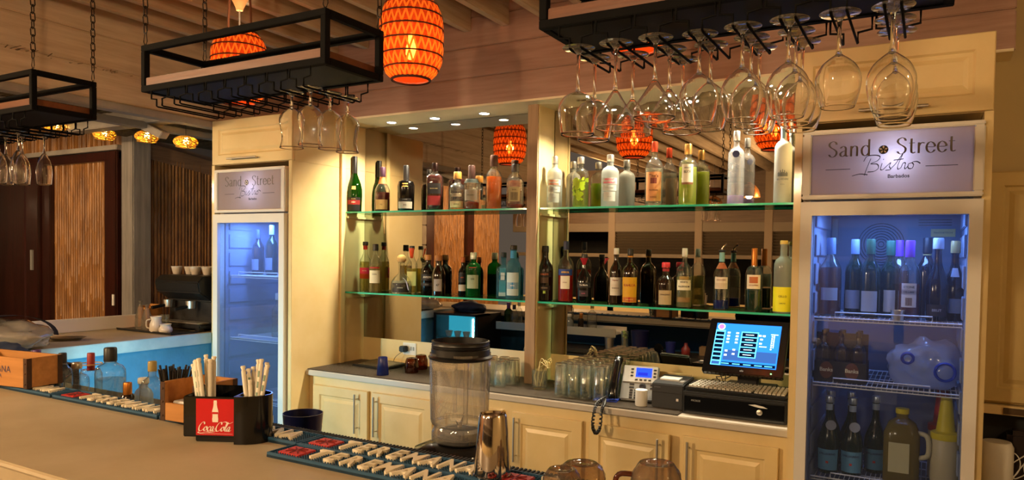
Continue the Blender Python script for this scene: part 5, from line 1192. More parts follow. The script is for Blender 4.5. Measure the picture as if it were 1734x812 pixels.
mugt(952, 793, 'upturned clear thick-based glass nearest the shaker', None, 0.80, glassy('thick_clear', '#d8c4a8', '#5a4632', 1.5, 0.03, 0.06), 1.42)
mugt(985, 783, 'upturned amber dimpled mug behind the clear glass', None, 1.0, AMB2, 1.53)
mugt(1112, 783, 'upturned amber dimpled mug with its handle turned to the shaker', 0.3, 1.0, AMB2, 1.50)
# bowl and jar by the inner edge
t = thing('blue_bowl', 'dark blue steel cup behind the lettered mats', 'cup', (-2.05, 2.0, 0.831))
G().lathe([(0, 0), (.055, 0), (.06, .004), (.075, .184), (.073, .184), (.057, .008), (0, .006)], 32).build('cup_wall', pm('navy_enamel', '#10123a', 0.3), t, 40)
t = thing('garnish_jar', 'small glass jar of lime pieces beside the dark blue cup', 'jar', (-2.20, 1.95, 0.831))
G().lathe([(0, 0), (.03, 0), (.031, .004), (.031, .165), (.029, .165), (.028, .006), (0, .005)], 20).build('jar_glass', M_TUMB, t, 40)
for i in range(5): G().lathe([(0, 0), (.012, .004), (.014, .012), (.008, .02), (0, .022)], 10).build('lime_piece', pm('lime', '#8aa83a', 0.5), t, 60, loc=(.012*math.cos(i*2.5), .012*math.sin(i*2.5), .10+.012*i))
# ================================================================== glass-door fridges
SERIF = {  # broad-nib skeletons: (advance, strokes); thin joins come from the nib
 'S': (.46, [[(.37, .56), (.33, .66), (.22, .70), (.10, .64), (.07, .53), (.14, .43), (.26, .35), (.36, .25), (.36, .12), (.26, .01), (.13, .02), (.06, .12)]]),
 'a': (.42, [[(.08, .38), (.14, .45), (.24, .45), (.29, .36), (.29, .10), (.33, .01), (.38, .04)], [(.29, .27), (.16, .23), (.07, .14), (.10, .03), (.20, .02), (.29, .10)]]),
 'n': (.46, [[(.09, .46), (.09, .0)], ([(.09, .32), (.17, .43), (.27, .45), (.33, .36), (.33, .0)])]),
 'd': (.46, [[(.35, .72), (.35, .0)], [(.35, .34), (.26, .45), (.14, .42), (.06, .28), (.08, .10), (.18, .0), (.28, .04), (.35, .14)]]),
 't': (.32, [[(.13, .64), (.13, .12), (.19, .01), (.27, .06)], [(.03, .45), (.26, .45)]]),
 'r': (.32, [[(.09, .46), (.09, .0)], [(.09, .30), (.16, .42), (.24, .45), (.28, .41)]]),
 'e': (.42, [[(.06, .25), (.35, .25), (.33, .38), (.22, .46), (.11, .40), (.06, .24), (.10, .08), (.21, .0), (.31, .04), (.36, .12)]]),
}
def serif_line(word, h, mat, parent, loc, nm='lettering'):
    x = 0; st = []
    for ch in word:
        if ch == ' ': x += .25; continue
        adv, ss = SERIF[ch]
        for s_ in ss: st.append([(x+a, b) for a, b in s_])
        x += adv
    g = pen(st, 0.085, 0.028, 0.0, 6); k = h/.7
    g.v = [((a-x/2)*k+loc[0], b*0.15+loc[1], c*k+loc[2]) for a, b, c in g.v]
    return g.build(nm, mat, parent), x*k
def bistro(w_, mat, parent, loc):
    st = [[(-.75, -.55), (-.2, -.42), (.35, -.5)], [(.55, .75), (.25, -.1), (.12, -.55)], [(.05, .55), (.3, .95), (.9, 1.0), (1.2, .85), (1.0, .55), (.55, .35), (1.0, .3), (1.1, .0), (.8, -.25), (.35, -.28)],
          [(1.35, .35), (1.25, -.1), (1.4, -.15), (1.65, .1)], [(1.42, .62), (1.46, .68)], [(1.65, .1), (1.95, .38), (1.85, .1), (1.95, -.15), (1.6, -.2)], [(1.95, -.1), (2.3, .3), (2.75, 1.0), (2.45, .2), (2.45, -.15), (2.65, -.05)],
          [(2.15, .55), (2.8, .62)], [(2.65, -.05), (2.8, .3), (2.95, .28), (2.9, .0), (2.95, -.15), (3.15, .1)], [(3.4, .3), (3.15, .2), (3.15, -.1), (3.4, -.12), (3.5, .15), (3.4, .32), (3.7, .38), (3.95, .22)]]
    g = pen(st, 0.09, 0.05, 0.9, 6); k = w_/4.7
    g.v = [((a-1.6)*k+loc[0], b*0.15+loc[1], c*k+loc[2]) for a, b, c in g.v]; return g.build('script_lettering', mat, parent)
M_SIGN = transl('sign_acrylic', '#e0d8e0', 0.5, '#b5a296')
M_SIGNINK = pm('sign_ink', '#6a6258', 0.5); M_SIGNINK2 = pm('sign_ink_dark', '#2f2c30', 0.5)
M_INNER = pm('fridge_liner', '#9aa4bc', 0.45)
M_WIRE = pm('shelf_wire', '#e2e6f0', 0.4)
def fridge(label, x0, x1, zs, haze, glasscol, lightpow, shelves, signpow, detail):
    t = thing('glass_door_fridge', label, 'fridge', (0, 0, 0))
    yb, yf = 3.84, 3.20; zt = 2.145
    # cabinet shell
    G().box(x0, x0+.03, yf+.03, yb, 0.06, zt).build('side_wall', M_FRIDGE, t); G().box(x1-.03, x1, yf+.03, yb, 0.06, zt).build('side_wall', M_FRIDGE, t)
    G().box(x0+.03, x1-.03, yb-.03, yb, 0.06, zt).build('back_wall', pm('fridge_back', '#6a7084', 0.5), t); G().box(x0+.03, x1-.03, yf+.03, yb-.03, 0.06, 0.12).build('floor_panel', M_INNER, t)
    G().box(x0+.03, x1-.03, yf+.03, yb-.03, 1.84, 1.87).build('roof_panel', M_INNER, t); G().box(x0+.03, x1-.03, yf+.03, yb, zt-.02, zt).build('top_panel', M_FRIDGE, t)
    for s_ in (0, 1):
        xx = x0+.03 if s_ == 0 else x1-.045
        G().box(xx, xx+.015, yf+.035, yb-.03, 0.12, 1.84).build('liner', M_INNER, t)
        for z in [.2+.12*k for k in range(14)]: G().box(xx-.0+(.015 if s_ == 0 else -.008), xx+(.023 if s_ == 0 else 0), yf+.06, yb-.08, z, z+.09).build('shelf_ladder', M_INNER, t, bevel=0.003)
    # sign box
    sgn = bpy.data.objects.new('sign_box', None); COL.objects.link(sgn); sgn.parent = t
    G().box(x0+.001, x1-.001, yf-.025, yf+.03, 1.868, 1.885).build('sign_lower_frame', M_FRIDGE, sgn, bevel=0.004); G().box(x0+.001, x1-.001, yf-.025, yf+.03, zt-.018, zt).build('sign_upper_frame', M_FRIDGE, sgn, bevel=0.004)
    for a, b in ((x0+.001, x0+.035), (x1-.035, x1-.001)): G().box(a, b, yf-.025, yf+.03, 1.885, zt-.018).build('sign_end_frame', M_FRIDGE, sgn, bevel=0.004)
    G().box(x0+.035, x1-.035, yf-.016, yf-.011, 1.885, zt-.018).build('sign_panel', M_SIGN, sgn)
    cx = (x0+x1)/2; W0 = x1-x0; yy = yf-.0175
    _, wl_ = serif_line('Sand', .062, M_SIGNINK, sgn, (cx-.138*W0/.62, yy, 2.035)); serif_line('Street', .062, M_SIGNINK, sgn, (cx+.122*W0/.62, yy, 2.035))
    G().lathe([(0, 0), (.017, 0), (.017, .0006), (0, .0006)], 24).xf(Matrix.Translation((cx-.019*W0/.62, yy, 2.055)) @ Matrix.Rotation(PI/2, 4, 'X')).build('round_emblem', M_SIGNINK2, sgn)
    g = G()
    for k in range(5):
        a = PI/2+k*2*PI/5; g.add([(cx-.019*W0/.62+.003*math.cos(a), yy-.0012, 2.055+.003*math.sin(a)), (cx-.019*W0/.62+.011*math.cos(a-.35), yy-.0012, 2.055+.011*math.sin(a-.35)), (cx-.019*W0/.62+.016*math.cos(a), yy-.0012, 2.055+.016*math.sin(a)), (cx-.019*W0/.62+.011*math.cos(a+.35), yy-.0012, 2.055+.011*math.sin(a+.35))], [(0, 1, 2, 3)])
    g.build('emblem_flower', WHP, sgn)
    bistro(.235, M_SIGNINK2, sgn, (cx-.01, yy, 1.985)); lettering('Barbados', .020, M_SIGNINK2, sgn, (cx+.035, yy, 1.951), bold=0.0004)
    for a, b in ((cx-.225, cx-.135), (cx+.125, cx+.23)): G().add([(a, yy, 1.984), (b, yy, 1.984), (b, yy, 1.9865), (a, yy, 1.9865)], [(0, 1, 2, 3)]).build('rule', M_SIGNINK2, sgn)
    lo = lamp('sign_lamp', 'POINT', (cx+.02, yf+.055, 2.02), signpow, (.66, .76, 1.0), 0.03); lo.parent = t
    # door
    d = bpy.data.objects.new('door', None); COL.objects.link(d); d.parent = t
    fz0, fz1, fw = 0.08, 1.857, .058
    g = G().box(x0, x0+fw*.75, yf-.03, yf+.025, fz0, fz1); g.box(x1-fw*.75, x1, yf-.03, yf+.025, fz0, fz1); g.box(x0+fw*.75, x1-fw*.75, yf-.03, yf+.025, fz1-.055, fz1); g.box(x0+fw*.75, x1-fw*.75, yf-.03, yf+.025, fz0, fz0+.09)
    g.build('door_frame', M_FRIDGE if detail else pm('fridge_frame_white', '#d4d0c8', 0.35), d)
    G().box(x0+fw*.72, x1-fw*.72, yf-.012, yf-.006, fz0+.088, fz1-.054).build('glass_pane', glasscol, d)
    # top light
    G().lathe([(0, 0), (.20, 0), (.19, -.012), (.1, -.022), (0, -.024)], 24, (cx, yf+.14, 1.838), sy=.35).build('lamp_cover', emit('fridge_lamp_cover', '#7fb4ff', 5.0), t, 60)
    lo = lamp('fridge_lamp', 'AREA', (cx, yf+.16, 1.805), lightpow, (.20, .38, 1.0), 0.36, (cx, yf+.26, 0.5), size_y=.10); lo.parent = t
    # fan grille and maker's plate on the back
    if detail:
        g = G()
        for k in range(1, 9):
            r = .012*k; g.tube([(cx-.05+r*math.cos(2*PI*i/28), yb-.036, 1.70+r*math.sin(2*PI*i/28)) for i in range(28)], .0018, 4, True)
        g.build('fan_grille', M_DARKGREY, t, 60)
        g = G().box(cx-.26, cx-.235, yb-.04, yb-.03, 1.70, 1.82); g.build('drain_pipe', M_GREYP, t)
        pl_ = G().box(cx+.15, cx+.245, yb-.034, yb-.03, 1.735, 1.77).build('maker_plate', pm('plate_gold', '#d8b45a', 0.4), t); lettering('MASTERTECH', .012, M_SIGNINK2, pl_, (cx+.1975, yb-.0348, 1.7525))
        for z0 in (1.70, 1.712, 1.724): G().box(cx+.10, cx+.23, yb-.034, yb-.03, z0+.085, z0+.089).build('vent_slot', M_DARKGREY, t)
    # wire shelves
    for k, z in enumerate(shelves):
        g = G(); a, b = x0+.05, x1-.05; y0_, y1_ = yf+.07, yb-.07
        g.tube([(a, y0_, z), (b, y0_, z)], .0035, 6); g.tube([(a, y0_, z-.012), (b, y0_, z-.012)], .0028, 6); g.tube([(a, y1_, z), (b, y1_, z)], .0035, 6)
        xx = a
        while xx <= b+1e-6: g.tube([(xx, y0_, z-.012), (xx, y0_+.001, z+.001), (xx, y1_, z+.001)], .0016, 4); xx += .0185
        for yq in (.25, .5, .75): g.tube([(a, y0_+(y1_-y0_)*yq, z-.003), (b, y0_+(y1_-y0_)*yq, z-.003)], .0022, 5)
        sh = g.build('wire_shelf', M_WIRE, t, 60)
        G().tube([(a+.08, y0_, z), (a+.08, y0_-.002, z+.024), (b-.10, y0_-.002, z+.024), (b-.10, y0_, z)], .003, 6).build('price_rail', M_WIRE, sh, 60)
    return t
GL_R = glassy('fridge_glass', '#e9edf4', '#8890a4', 1.0, 0.01, 0.03, '#c6d4f4')
GL_L = glassy('fridge_glass_misted', '#e2e8f2', '#8890a4', 1.0, 0.03, 0.10, '#b9cdf2')
S1, S2, S3 = 1.385, 1.113, 0.718
fridge('white glass-door fridge full of wine, beer and water under a lit sign', -0.462, 0.166, None, 0, GL_R, 1.0, (S1, S2, S3, .35), 0.6, True)
fridge('misted glass-door fridge beside the blue bar under a lit sign', -4.07, -3.42, None, 0, GL_L, 2.2, (1.46, 1.05, .65), 0.4, False)
# ---- wine on the top shelf
WG = 'wine bottles on the fridge top shelf'
def fb(x, y, z, h, R, shape, glass, cap, lab, grp, liq=None, labels=(), **k): return bottle((x, y, z+.003), h, R, shape, glass, cap, lab, grp, liq, labels, **k)
WINEG = pm('wine_green', '#10240f', 0.12, coat=.4); WINED = pm('wine_dark', '#150a10', 0.12, coat=.4)
fb(-.365, 3.38, S1, .33, .044, 'wine', CLEAR, (.20, '#6a80a8', 1.15, 0), 'pale rosé wine bottle at the hinge side of the fridge top shelf', WG, ('#b98a8a', .62, .4), ((.20, .36, '#aab8d0', .8),))
fb(-.275, 3.42, S1, .325, .040, 'wine', WINEG, (.18, '#8aa0c8', 1.15, 0), 'green wine bottle with grey capsule in the fridge', WG, None, ((.10, .34, '#9db0d4', .9),))
fb(-.212, 3.37, S1, .325, .040, 'wine', WINEG, (.18, '#2a5a3c', 1.2, 0), 'green wine bottle with green capsule and white label', WG, None, ((.08, .34, '#a8b8d4', .8),))
fb(-.140, 3.42, S1, .32, .040, 'wine', WINEG, (.18, '#1f5a44', 1.2, 0), 'green wine bottle with teal capsule and narrow label', WG, None, ((.08, .36, '#c0cbe0', .55),))
fb(-.112, 3.55, S1, .325, .038, 'wine', CLEAR, (.20, '#7a3ac0', 1.2, 0), 'rosé wine bottle with purple capsule, behind its twin', WG, ('#8a3a3a', .6, .4))
fb(-.068, 3.36, S1, .32, .040, 'wine', CLEAR, (.20, '#8a44d8', 1.2, 0), 'rosé wine bottle with purple capsule and white label', WG, ('#a04a3c', .45, .5), ((.16, .46, '#d4d8e4', .7, 'STONE', '#2a3048', .013, .84), (.32, .38, '#d4d8e4', .7, 'CELLARS', '#2a3048', .010), (.18, .28, '#7a6a6a', .3)))
fb(-.008, 3.52, S1, .335, .040, 'wine', WINED, (.18, '#101018', 1.2, 0), 'dark wine bottle with black capsule in the fridge', WG, None, ((.78, .81, '#9a8a4a', 3.1),))
fb(.030, 3.37, S1, .33, .043, 'champ', WINED, (.12, '#c8d0e0', 1.5, 0), 'dark sparkling wine bottle with white top', WG, None, ((.06, .20, '#2a2430', 1.0, 'BRUT', '#b0b4c4', .014),))
fb(.090, 3.42, S1, .32, .044, 'champ', WINED, (.14, '#b89a5a', 1.3, 0), 'dark sparkling wine bottle with round white seal', WG, None, ((.55, .66, '#b8c4dc', .5), (.10, .28, '#7a90b8', .6)))
o = G().lathe([(0, 0), (.021, 0), (.026, .04), (.0245, .04), (.0195, .004), (0, .003)], 16).build('steel_cup', M_STEEL, None, 45, loc=(-.105, 3.292, S1+.003)); tag(o, 'small steel cup at the front of the fridge top shelf', 'cup')
# ---- beer carton and bag
BG = 'beer bottles in the carton'
BEER = pm('beer_brown', '#1d0d06', 0.15, coat=.4)
ct = thing('beer_carton', 'dark beer carrier carton on the fridge middle shelf', 'carton', (-.31, 3.36, S2+.004))
G().box(-.10, .10, -.065, .065, 0, .006).build('carton_base', pm('carton', '#1a1210', .6), ct)
G().box(-.10, .10, -.066, -.063, 0, .085).build('carton_front', pm('carton', '#1a1210', .6), ct); G().box(-.10, .10, .063, .066, 0, .085).build('carton_back', pm('carton', '#1a1210', .6), ct)
G().box(-.10, .10, -.001, .001, .006, .20).build('carton_handle', pm('carton_red', '#3a1a12', .6), ct)
for dx in (-.052, .045):
    o = G().lathe([(0, 0), (.026, 0), (.026, .0008), (0, .0008)], 24, sy=1.35).xf(Matrix.Translation((dx, -.0665, .048)) @ Matrix.Rotation(PI/2, 4, 'X')).build('oval_badge', ink('#6a3a1c'), ct)
    lettering('Banks', .022, ink('#e4dcc4'), o, (dx, -.069, .050), bold=.0005)
for i in range(6):
    x = -.31+(-.066+.066*(i % 3)); y = 3.36+(-.032 if i < 3 else .032)
    fb(x, y, S2+.008, .205, .029, 'bell', BEER, (.10, '#2a1a14', 1.3, 1), 'brown beer bottle standing in the carrier carton', BG)
bm = bmesh.new(); bmesh.ops.create_icosphere(bm, subdivisions=4, radius=1)
from mathutils import noise
for v in bm.verts:
    p = v.co.copy(); n = noise.noise(p*1.7)*.28+noise.noise(p*4)*.12+noise.noise(p*9)*.04
    v.co = p*(1+n); v.co.z = max(v.co.z, -.78)
me = bpy.data.meshes.new('plastic_bag'); bm.to_mesh(me); bm.free(); me.polygons.foreach_set('use_smooth', [True]*len(me.polygons))
t = thing('plastic_bag', 'crumpled pale blue printed plastic bag on the fridge middle shelf', 'bag', (0.005, 3.39, S2+.004))
o = new_obj('bag_film', me, glassy('bag_film', '#d8e4fa', '#8ea8e0', 1.0, .12, .7, '#cfe0ff'), t, (0, 0, .085)); o.scale = (.135, .085, .108)
for (x, z, r) in ((.06, .075, .034), (-.07, .12, .020)):
    G().tube([(x+r*math.cos(2*PI*i/20), -.086, z+r*math.sin(2*PI*i/20)) for i in range(20)], .006, 6, True).build('blue_print_ring', pm('bag_blue', '#1c3fc0', .4), t, 60)
# ---- bottom shelf
PG = 'mineral water bottles in the fridge'
PELL = pm('pellegrino_green', '#0c2413', .12, coat=.4)
for i, (x, y, lab) in enumerate(((-.352, 3.36, 'green mineral water bottle at the hinge side, hanging tag on its neck'), (-.262, 3.37, 'green mineral water bottle second from the hinge side'), (-.18, 3.47, 'green mineral water bottle beside the yellow jug'), (-.36, 3.50, 'green mineral water bottle in the back row at the hinge side'), (-.28, 3.51, 'green mineral water bottle in the back row'))):
    fb(x, y, S3, .325, .044, 'champ', PELL, (.07, '#b9c8e0', 1.3, 1), lab, PG, None, ((.05, .32, '#5f9ac4', 1.1, 'S.PELLEGRINO', '#1c2a5a', .011, .78), (.14, .17, '#c03a34', .12), (.82, .90, '#aabfe0', 3.1)),
       extras=(lambda t_, h, R: G().lathe([(0, 0), (.021, 0), (.021, .001), (0, .001)], 16).xf(Matrix.Translation((.012, -R*.9, h*.64)) @ Matrix.Rotation(PI/2-.35, 4, 'X')).build('neck_tag', pm('tag_grey', '#8a92a8', .4), t_)) if i < 2 else None)
t = thing('pour_bottle', 'cream juice pourer with tall yellow spout in the fridge', 'pourer', (.075, 3.36, S3+.003))
G().lathe([(0, 0), (.046, 0), (.050, .004), (.050, .205), (.046, .21), (0, .21)], 24).build('container', pm('pour_cream', '#c9bc98', .45), t, 45)
G().lathe([(.052, .20), (.053, .205), (.052, .225), (.034, .232), (.026, .30), (.019, .365), (0, .367)], 24).build('spout', pm('pour_yellow', '#dcc81c', .4), t, 45)
t = thing('pour_bottle', 'cream juice pourer with red neck at the back of the fridge', 'pourer', (.065, 3.52, S3+.003))
G().lathe([(0, 0), (.046, 0), (.050, .004), (.050, .205), (.046, .21), (0, .21)], 24).build('container', pm('pour_cream', '#c9bc98', .45), t, 45)
G().lathe([(.052, .20), (.053, .205), (.052, .225), (.034, .232), (.028, .30), (.022, .375), (0, .377)], 24).build('spout', pm('pour_red', '#a02418', .4), t, 45)
t = thing('juice_jug', 'square yellow juice jug with handle in the fridge', 'jug', (-.078, 3.38, S3+.003))
G().lathe([(0, 0), (.062, 0), (.066, .006), (.066, .20), (.05, .24), (.022, .262), (.022, .28), (0, .28)], 28, nexp=4).build('jug_body', glassy('jug_plastic', '#c8b04a', '#8a7a2a', .8, .15, .55, '#b8a24a'), t, 45)
G().lathe([(0, .28), (.025, .28), (.025, .30), (0, .30)], 16).build('jug_cap', pm('pour_yellow', '#dcc81c', .4), t, 45)
G().tube(cr([(.058, -.02, .21), (.092, -.04, .20), (.095, -.04, .13), (.062, -.03, .11)], 5), .010, 8).build('jug_handle', pm('jug_pale', '#c8c0a0', .5), t, 60)
G().box(-.045, .03, -.068, -.064, .05, .17).build('jug_label', ink('#c9c29a'), t)
# ---- left fridge contents
LG = 'bottles inside the misted fridge'
for i, (x, h, cap, lab) in enumerate(((-3.93, .30, '#3a4a7a', 'wine bottle at the hinge side inside the misted fridge'), (-3.80, .33, '#9ab0e0', 'tall clear-necked bottle inside the misted fridge'), (-3.66, .31, '#2a3050', 'wine bottle with dark top inside the misted fridge'), (-3.56, .325, '#3a4a7a', 'wine bottle at the latch side inside the misted fridge'))):
    fb(x, 3.42, 1.463, h, .04, 'wine', WINEG if i % 2 else WINED, (.18, cap, 1.15, 0), lab, LG, None, ((.1, .34, '#8fa4c8', .9),))
fb(-3.53, 3.40, 1.053, .30, .045, 'vodka', TANQ, (.1, '#c8d0c8', 1.2, 0), 'bright green bottle on the misted fridge\'s second shelf', LG, ('#1c9a3c', .6, .5))
fb(-3.74, 3.42, 1.053, .29, .04, 'wine', CLEAR, (.14, '#b9c4d8', 1.2, 0), 'clear bottle on the misted fridge\'s second shelf', LG, ('#d8dce4', .6, .1))

# ================================================================== far side bar: coffee machine, cups, plate, bag
t = thing('espresso_machine', 'black espresso machine at the end of the side bar', 'coffee machine', (-4.42, 3.30, BARZ))
G().prism([(-.16, .02), (.26, .02), (.26, .37), (-.13, .37), (-.175, .33), (-.16, .26), (-.06, .20), (-.06, .05), (-.16, .05)], -.20, .26, 'yz').build('body', pm('machine_black', '#060606', .5), t, bevel=.008)
G().prism([(-.16, .052), (-.07, .052), (-.07, .06), (-.16, .06)], -.24, .24, 'yz').build('drip_grate', M_STEEL, t)
for x in (-.14, .1):
    G().lathe([(0, .15), (.03, .15), (.033, .2), (0, .2)], 16, (x, -.11, 0)).build('group_head', M_STEEL, t, 40)
    G().tube([(x, -.12, .165), (x, -.23, .15)], .012, 8).build('portafilter_handle', M_BLACK, t, 50)
for x in (-.22, .22):
    for y in (-.13, .22): G().box(x-.02, x+.02, y-.02, y+.02, 0, .02).build('foot', M_BLACK, t)
cup = G().lathe([(0, 0), (.022, 0), (.024, .003), (.038, .055), (.036, .055), (.022, .006), (0, .005)], 20).mesh('coffee_cup', 45)
for i, (x, y) in enumerate(((-.2, 0), (-.10, .03), (0, 0), (.1, .02), (-.15, .12), (-.05, .13), (.06, .12))):
    o = new_obj('coffee_cup', cup, pm('china', '#c8bdaf', .3), None, (-4.42+x, 3.30+y, BARZ+.372)); tag(o, 'white china cup kept on top of the espresso machine', 'cup', 'cups on the espresso machine')
t = thing('service_tray', 'black tray under the jars at the end of the side bar', 'tray', (-4.42, 3.03, BARZ)); G().box(-.32, .26, -.10, .10, 0, .008).build('tray_plate', M_BLACK, t, bevel=.003)
G().box(-.32, .26, -.10, -.094, .008, .014).build('tray_lip', M_BLACK, t)
for i, (x, y, h, r, m, lab) in enumerate(((-4.58, 3.0, .19, .035, glassy('bag_clear', '#d8d0c0', '#7a746a', 1.4, .08, .25, '#c9bfae'), 'clear tied packet on the tray beside the coffee machine'), (-4.48, 2.98, .17, .036, glassy('bag_clear', '#d8d0c0', '#7a746a', 1.4, .08, .25, '#c9bfae'), 'clear packet of sugar sachets on the tray'))):
    g = G(); g.lathe([(0, 0), (r*1.0, 0), (r*1.15, .02), (r*1.05, h*.45), (r*.5, h*.8), (r*.25, h*.88), (r*.5, h), (0, h*.98)], 10, nexp=3, sy=.7); o = g.build('clear_packet', m, None, 30, loc=(x, y, BARZ+.009)); tag(o, lab, 'packet', 'clear packets on the tray')
t = thing('wooden_caddy', 'small wooden holder standing behind the clear packets', 'holder', (-4.72, 3.16, BARZ)); G().box(-.06, .07, -.05, -.04, 0, .14).build('front', M_CRATE, t, bevel=.002); G().box(-.06, .07, .04, .05, 0, .16).build('back', M_CRATE, t, bevel=.002); G().box(-.06, -.05, -.04, .04, 0, .15).build('side', M_CRATE, t); G().box(.06, .07, -.04, .04, 0, .15).build('side', M_CRATE, t)
for i, (x, y, s_, lab) in enumerate(((-4.36, 2.965, 1.0, 'white china milk jug on the tray'), (-4.27, 2.97, .55, 'low white china dish on the tray'))):
    t = thing('china_jug', lab, 'jug', (x, y, BARZ+.009)); G().lathe([(0, 0), (.035, 0), (.042, .01), (.040, .05*s_), (.03, .075*s_), (.036, .10*s_), (.034, .10*s_), (.028, .075*s_), (0, .07*s_)], 20).build('jug_wall', pm('china', '#c8bdaf', .3), t, 50)
    if s_ == 1: G().tube(cr([(-.03, -.02, .08), (-.055, -.03, .07), (-.055, -.03, .03), (-.037, -.02, .02)], 4), .005, 6).build('jug_handle', pm('china', '#c8bdaf', .3), t, 60)
o = G().lathe([(0, 0), (.028, 0), (.034, .01), (.036, .10), (.034, .10), (.03, .012), (0, .01)], 16).build('glass_tumbler', M_TUMB, None, 45, loc=(-4.42, 3.06, BARZ+.009)); tag(o, 'small clear tumbler behind the white jug', 'glass')
t = thing('oval_plate', 'oval steel plate lying on the side bar', 'plate', (-4.42, 2.43, BARZ)); G().lathe([(0, .002), (.07, .002), (.10, .016), (.105, .017), (.10, .019), (.07, .006), (0, .006)], 32, sy=.62).build('dish', M_STEEL, t, 50, rot=(0, 0, .9))
bm = bmesh.new(); bmesh.ops.create_icosphere(bm, subdivisions=4, radius=1)
for v in bm.verts:
    p = v.co.copy(); v.co = p*(1+noise.noise(p*2.3)*.22+noise.noise(p*6)*.08); v.co.z = max(v.co.z, -.55)
me = bpy.data.meshes.new('wrapped_bundle'); bm.to_mesh(me); bm.free(); me.polygons.foreach_set('use_smooth', [True]*len(me.polygons))
t = thing('wrapped_bundle', 'clear plastic bag of towels tied with a navy band on the bar corner', 'bag', (-4.36, 2.05, BARZ))
o = new_obj('plastic_film', me, glassy('wrap_film', '#e2ddd4', '#a09a90', 2.0, .08, .42, '#dcd4c8'), t, (0, 0, .06)); o.scale = (.30, .20, .095)
_A = [PI*i/16 for i in range(17)]
_b = G().strip([(.03, .262*math.cos(a), .05+.128*math.sin(a)) for a in _A], [(.075, .262*math.cos(a), .05+.128*math.sin(a)) for a in _A]); _b.strip([(.03, .258*math.cos(a), .05+.124*math.sin(a)) for a in _A], [(.075, .258*math.cos(a), .05+.124*math.sin(a)) for a in _A])
_b.build('navy_band', pm('navy_band', '#141c38', .5), t, 60)
o = G().lathe([(0, 0), (.19, 0), (.2, .01), (.17, .05), (.05, .075), (0, .078)], 24, sy=.6).build('folded_cloth', pm('teal_cloth', '#3a6470', .8), t, 60, loc=(.02, -.01, .0)); o.scale = (1.1, 1, .7)
bm = bmesh.new(); bmesh.ops.create_icosphere(bm, subdivisions=4, radius=1)
for v in bm.verts:
    p = v.co.copy(); v.co = p*(1+noise.noise(p*2.1+Vector((4, 1, 2)))*.25); v.co.z = max(v.co.z, -.5)
me = bpy.data.meshes.new('navy_towel'); bm.to_mesh(me); bm.free(); me.polygons.foreach_set('use_smooth', [True]*len(me.polygons))
o = new_obj('navy_towel', me, pm('navy_towel', '#1e2a44', .85), None, (-3.86, 1.80, 1.062+.036)); o.scale = (.17, .12, .07); tag(o, 'crumpled navy towel lying on the chiller behind the lettered crate', 'towel')

# ================================================================== work side of the front bar, seen in the mirrors
t = thing('work_counter', 'steel work counter on the bartender\'s side of the bar', 'counter', (0, 0, 0))
G().box(-3.0, 1.5, 1.72, 2.06, .80, .83).build('top', pm('dark_steel', '#3a3632', .35, .5), t); G().box(-3.0, 1.5, 1.74, 2.04, .1, .80).build('body', M_DARKGREY, t)
t = thing('bar_chiller', 'small glass-front chiller with cyan light on the bartender\'s side', 'chiller', (-3.855, 1.82, .62))
G().box(-.25, .25, -.20, .0, 0, .44).build('cabinet', M_BLACK, t); G().box(-.25, -.22, 0, .22, 0, .44).build('side', M_BLACK, t); G().box(.22, .25, 0, .22, 0, .44).build('side', M_BLACK, t); G().box(-.22, .25, 0, .22, .42, .44).build('top', pm('brown_black', '#241714', .4), t); G().box(-.22, .25, 0, .22, 0, .02).build('bottom', M_BLACK, t)
G().box(-.22, .22, .002, .006, .02, .42).build('lit_back', emit('chiller_glow', '#2fa8d8', 0.8), t)
G().box(-.22, .22, .05, .2, .20, .206).build('shelf', M_SHELFGLASS, t)
G().box(-.22, .22, .214, .219, .02, .42).build('pane', CLEAR, t)
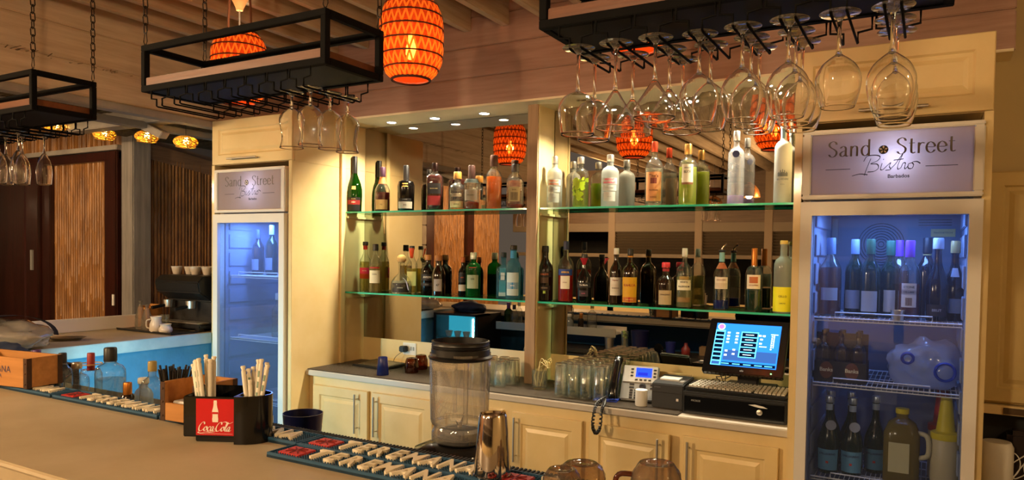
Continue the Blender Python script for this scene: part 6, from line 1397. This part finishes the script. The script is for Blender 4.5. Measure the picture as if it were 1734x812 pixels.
for i in range(4): o = new_obj('coupe_glass', cup, M_TUMB, None, (-4.0+i*.10, 1.93, .828)); tag(o, 'glass on the lit chiller shelf, seen in the mirror', 'glass', 'glasses in the chiller')
lo = lamp('chiller_lamp', 'AREA', (-3.66, 2.03, .84), 5.5, (.28, .76, 1.0), .36, (-3.72, 3.2, .84), size_y=.012); lo.rotation_euler.rotate_axis('Z', PI/2)
random.seed(5)
WC = [('steel_mixing_cup', M_STEEL), ('dark_bottle', BLACKGL), ('white_tub', M_WHITE), ('clear_bottle', CLEAR), ('blue_cup', pm('cup_blue', '#1c2466', .4)), ('red_bottle', pm('sauce_red', '#7a2420', .4)), ('carton_box', pm('card', '#8a6a44', .7))]
for i in range(18):
    x = -2.35+i*.135; nm, m = WC[i % 7]; y = random.uniform(1.82, 1.98)
    if abs(x+2.09) < .2: continue
    if nm in ('dark_bottle', 'clear_bottle', 'red_bottle'): g = G().lathe([(0, 0), (.03, 0), (.035, .01), (.035, .06), (.014, .085), (.013, .105), (0, .105)], 16)
    elif nm in ('white_tub', 'carton_box'): g = G().box(-.055, .055, -.04, .04, 0, .07)
    else: g = G().lathe([(0, 0), (.035, 0), (.042, .10), (.040, .10), (.033, .01), (0, .008)], 16)
    o = g.build(nm, m, None, 45, loc=(x, y, .831)); tag(o, '%s on the work counter, seen only in the mirror, place %d' % (nm.replace('_', ' '), i+1), nm.split('_')[-1], 'work counter goods')
# ------------------------------------------------------------------ put every thing's origin at its base
def _rebase():
    bpy.context.view_layer.update()
    for o in list(COL.objects):
        if o.type != 'EMPTY' or o.parent is not None or o.location.length > 1e-6 or not o.children: continue
        pts = []
        def walk(q):
            if q.type == 'MESH': pts.extend(q.matrix_world @ Vector(c) for c in q.bound_box)
            for ch in q.children: walk(ch)
        walk(o)
        if not pts: continue
        lo = Vector((min(p.x for p in pts), min(p.y for p in pts), min(p.z for p in pts))); hi = Vector((max(p.x for p in pts), max(p.y for p in pts), 0))
        c = Vector(((lo.x+hi.x)/2, (lo.y+hi.y)/2, lo.z)); o.location = c
        for ch in o.children: ch.location = Vector(ch.location)-c
_rebase()
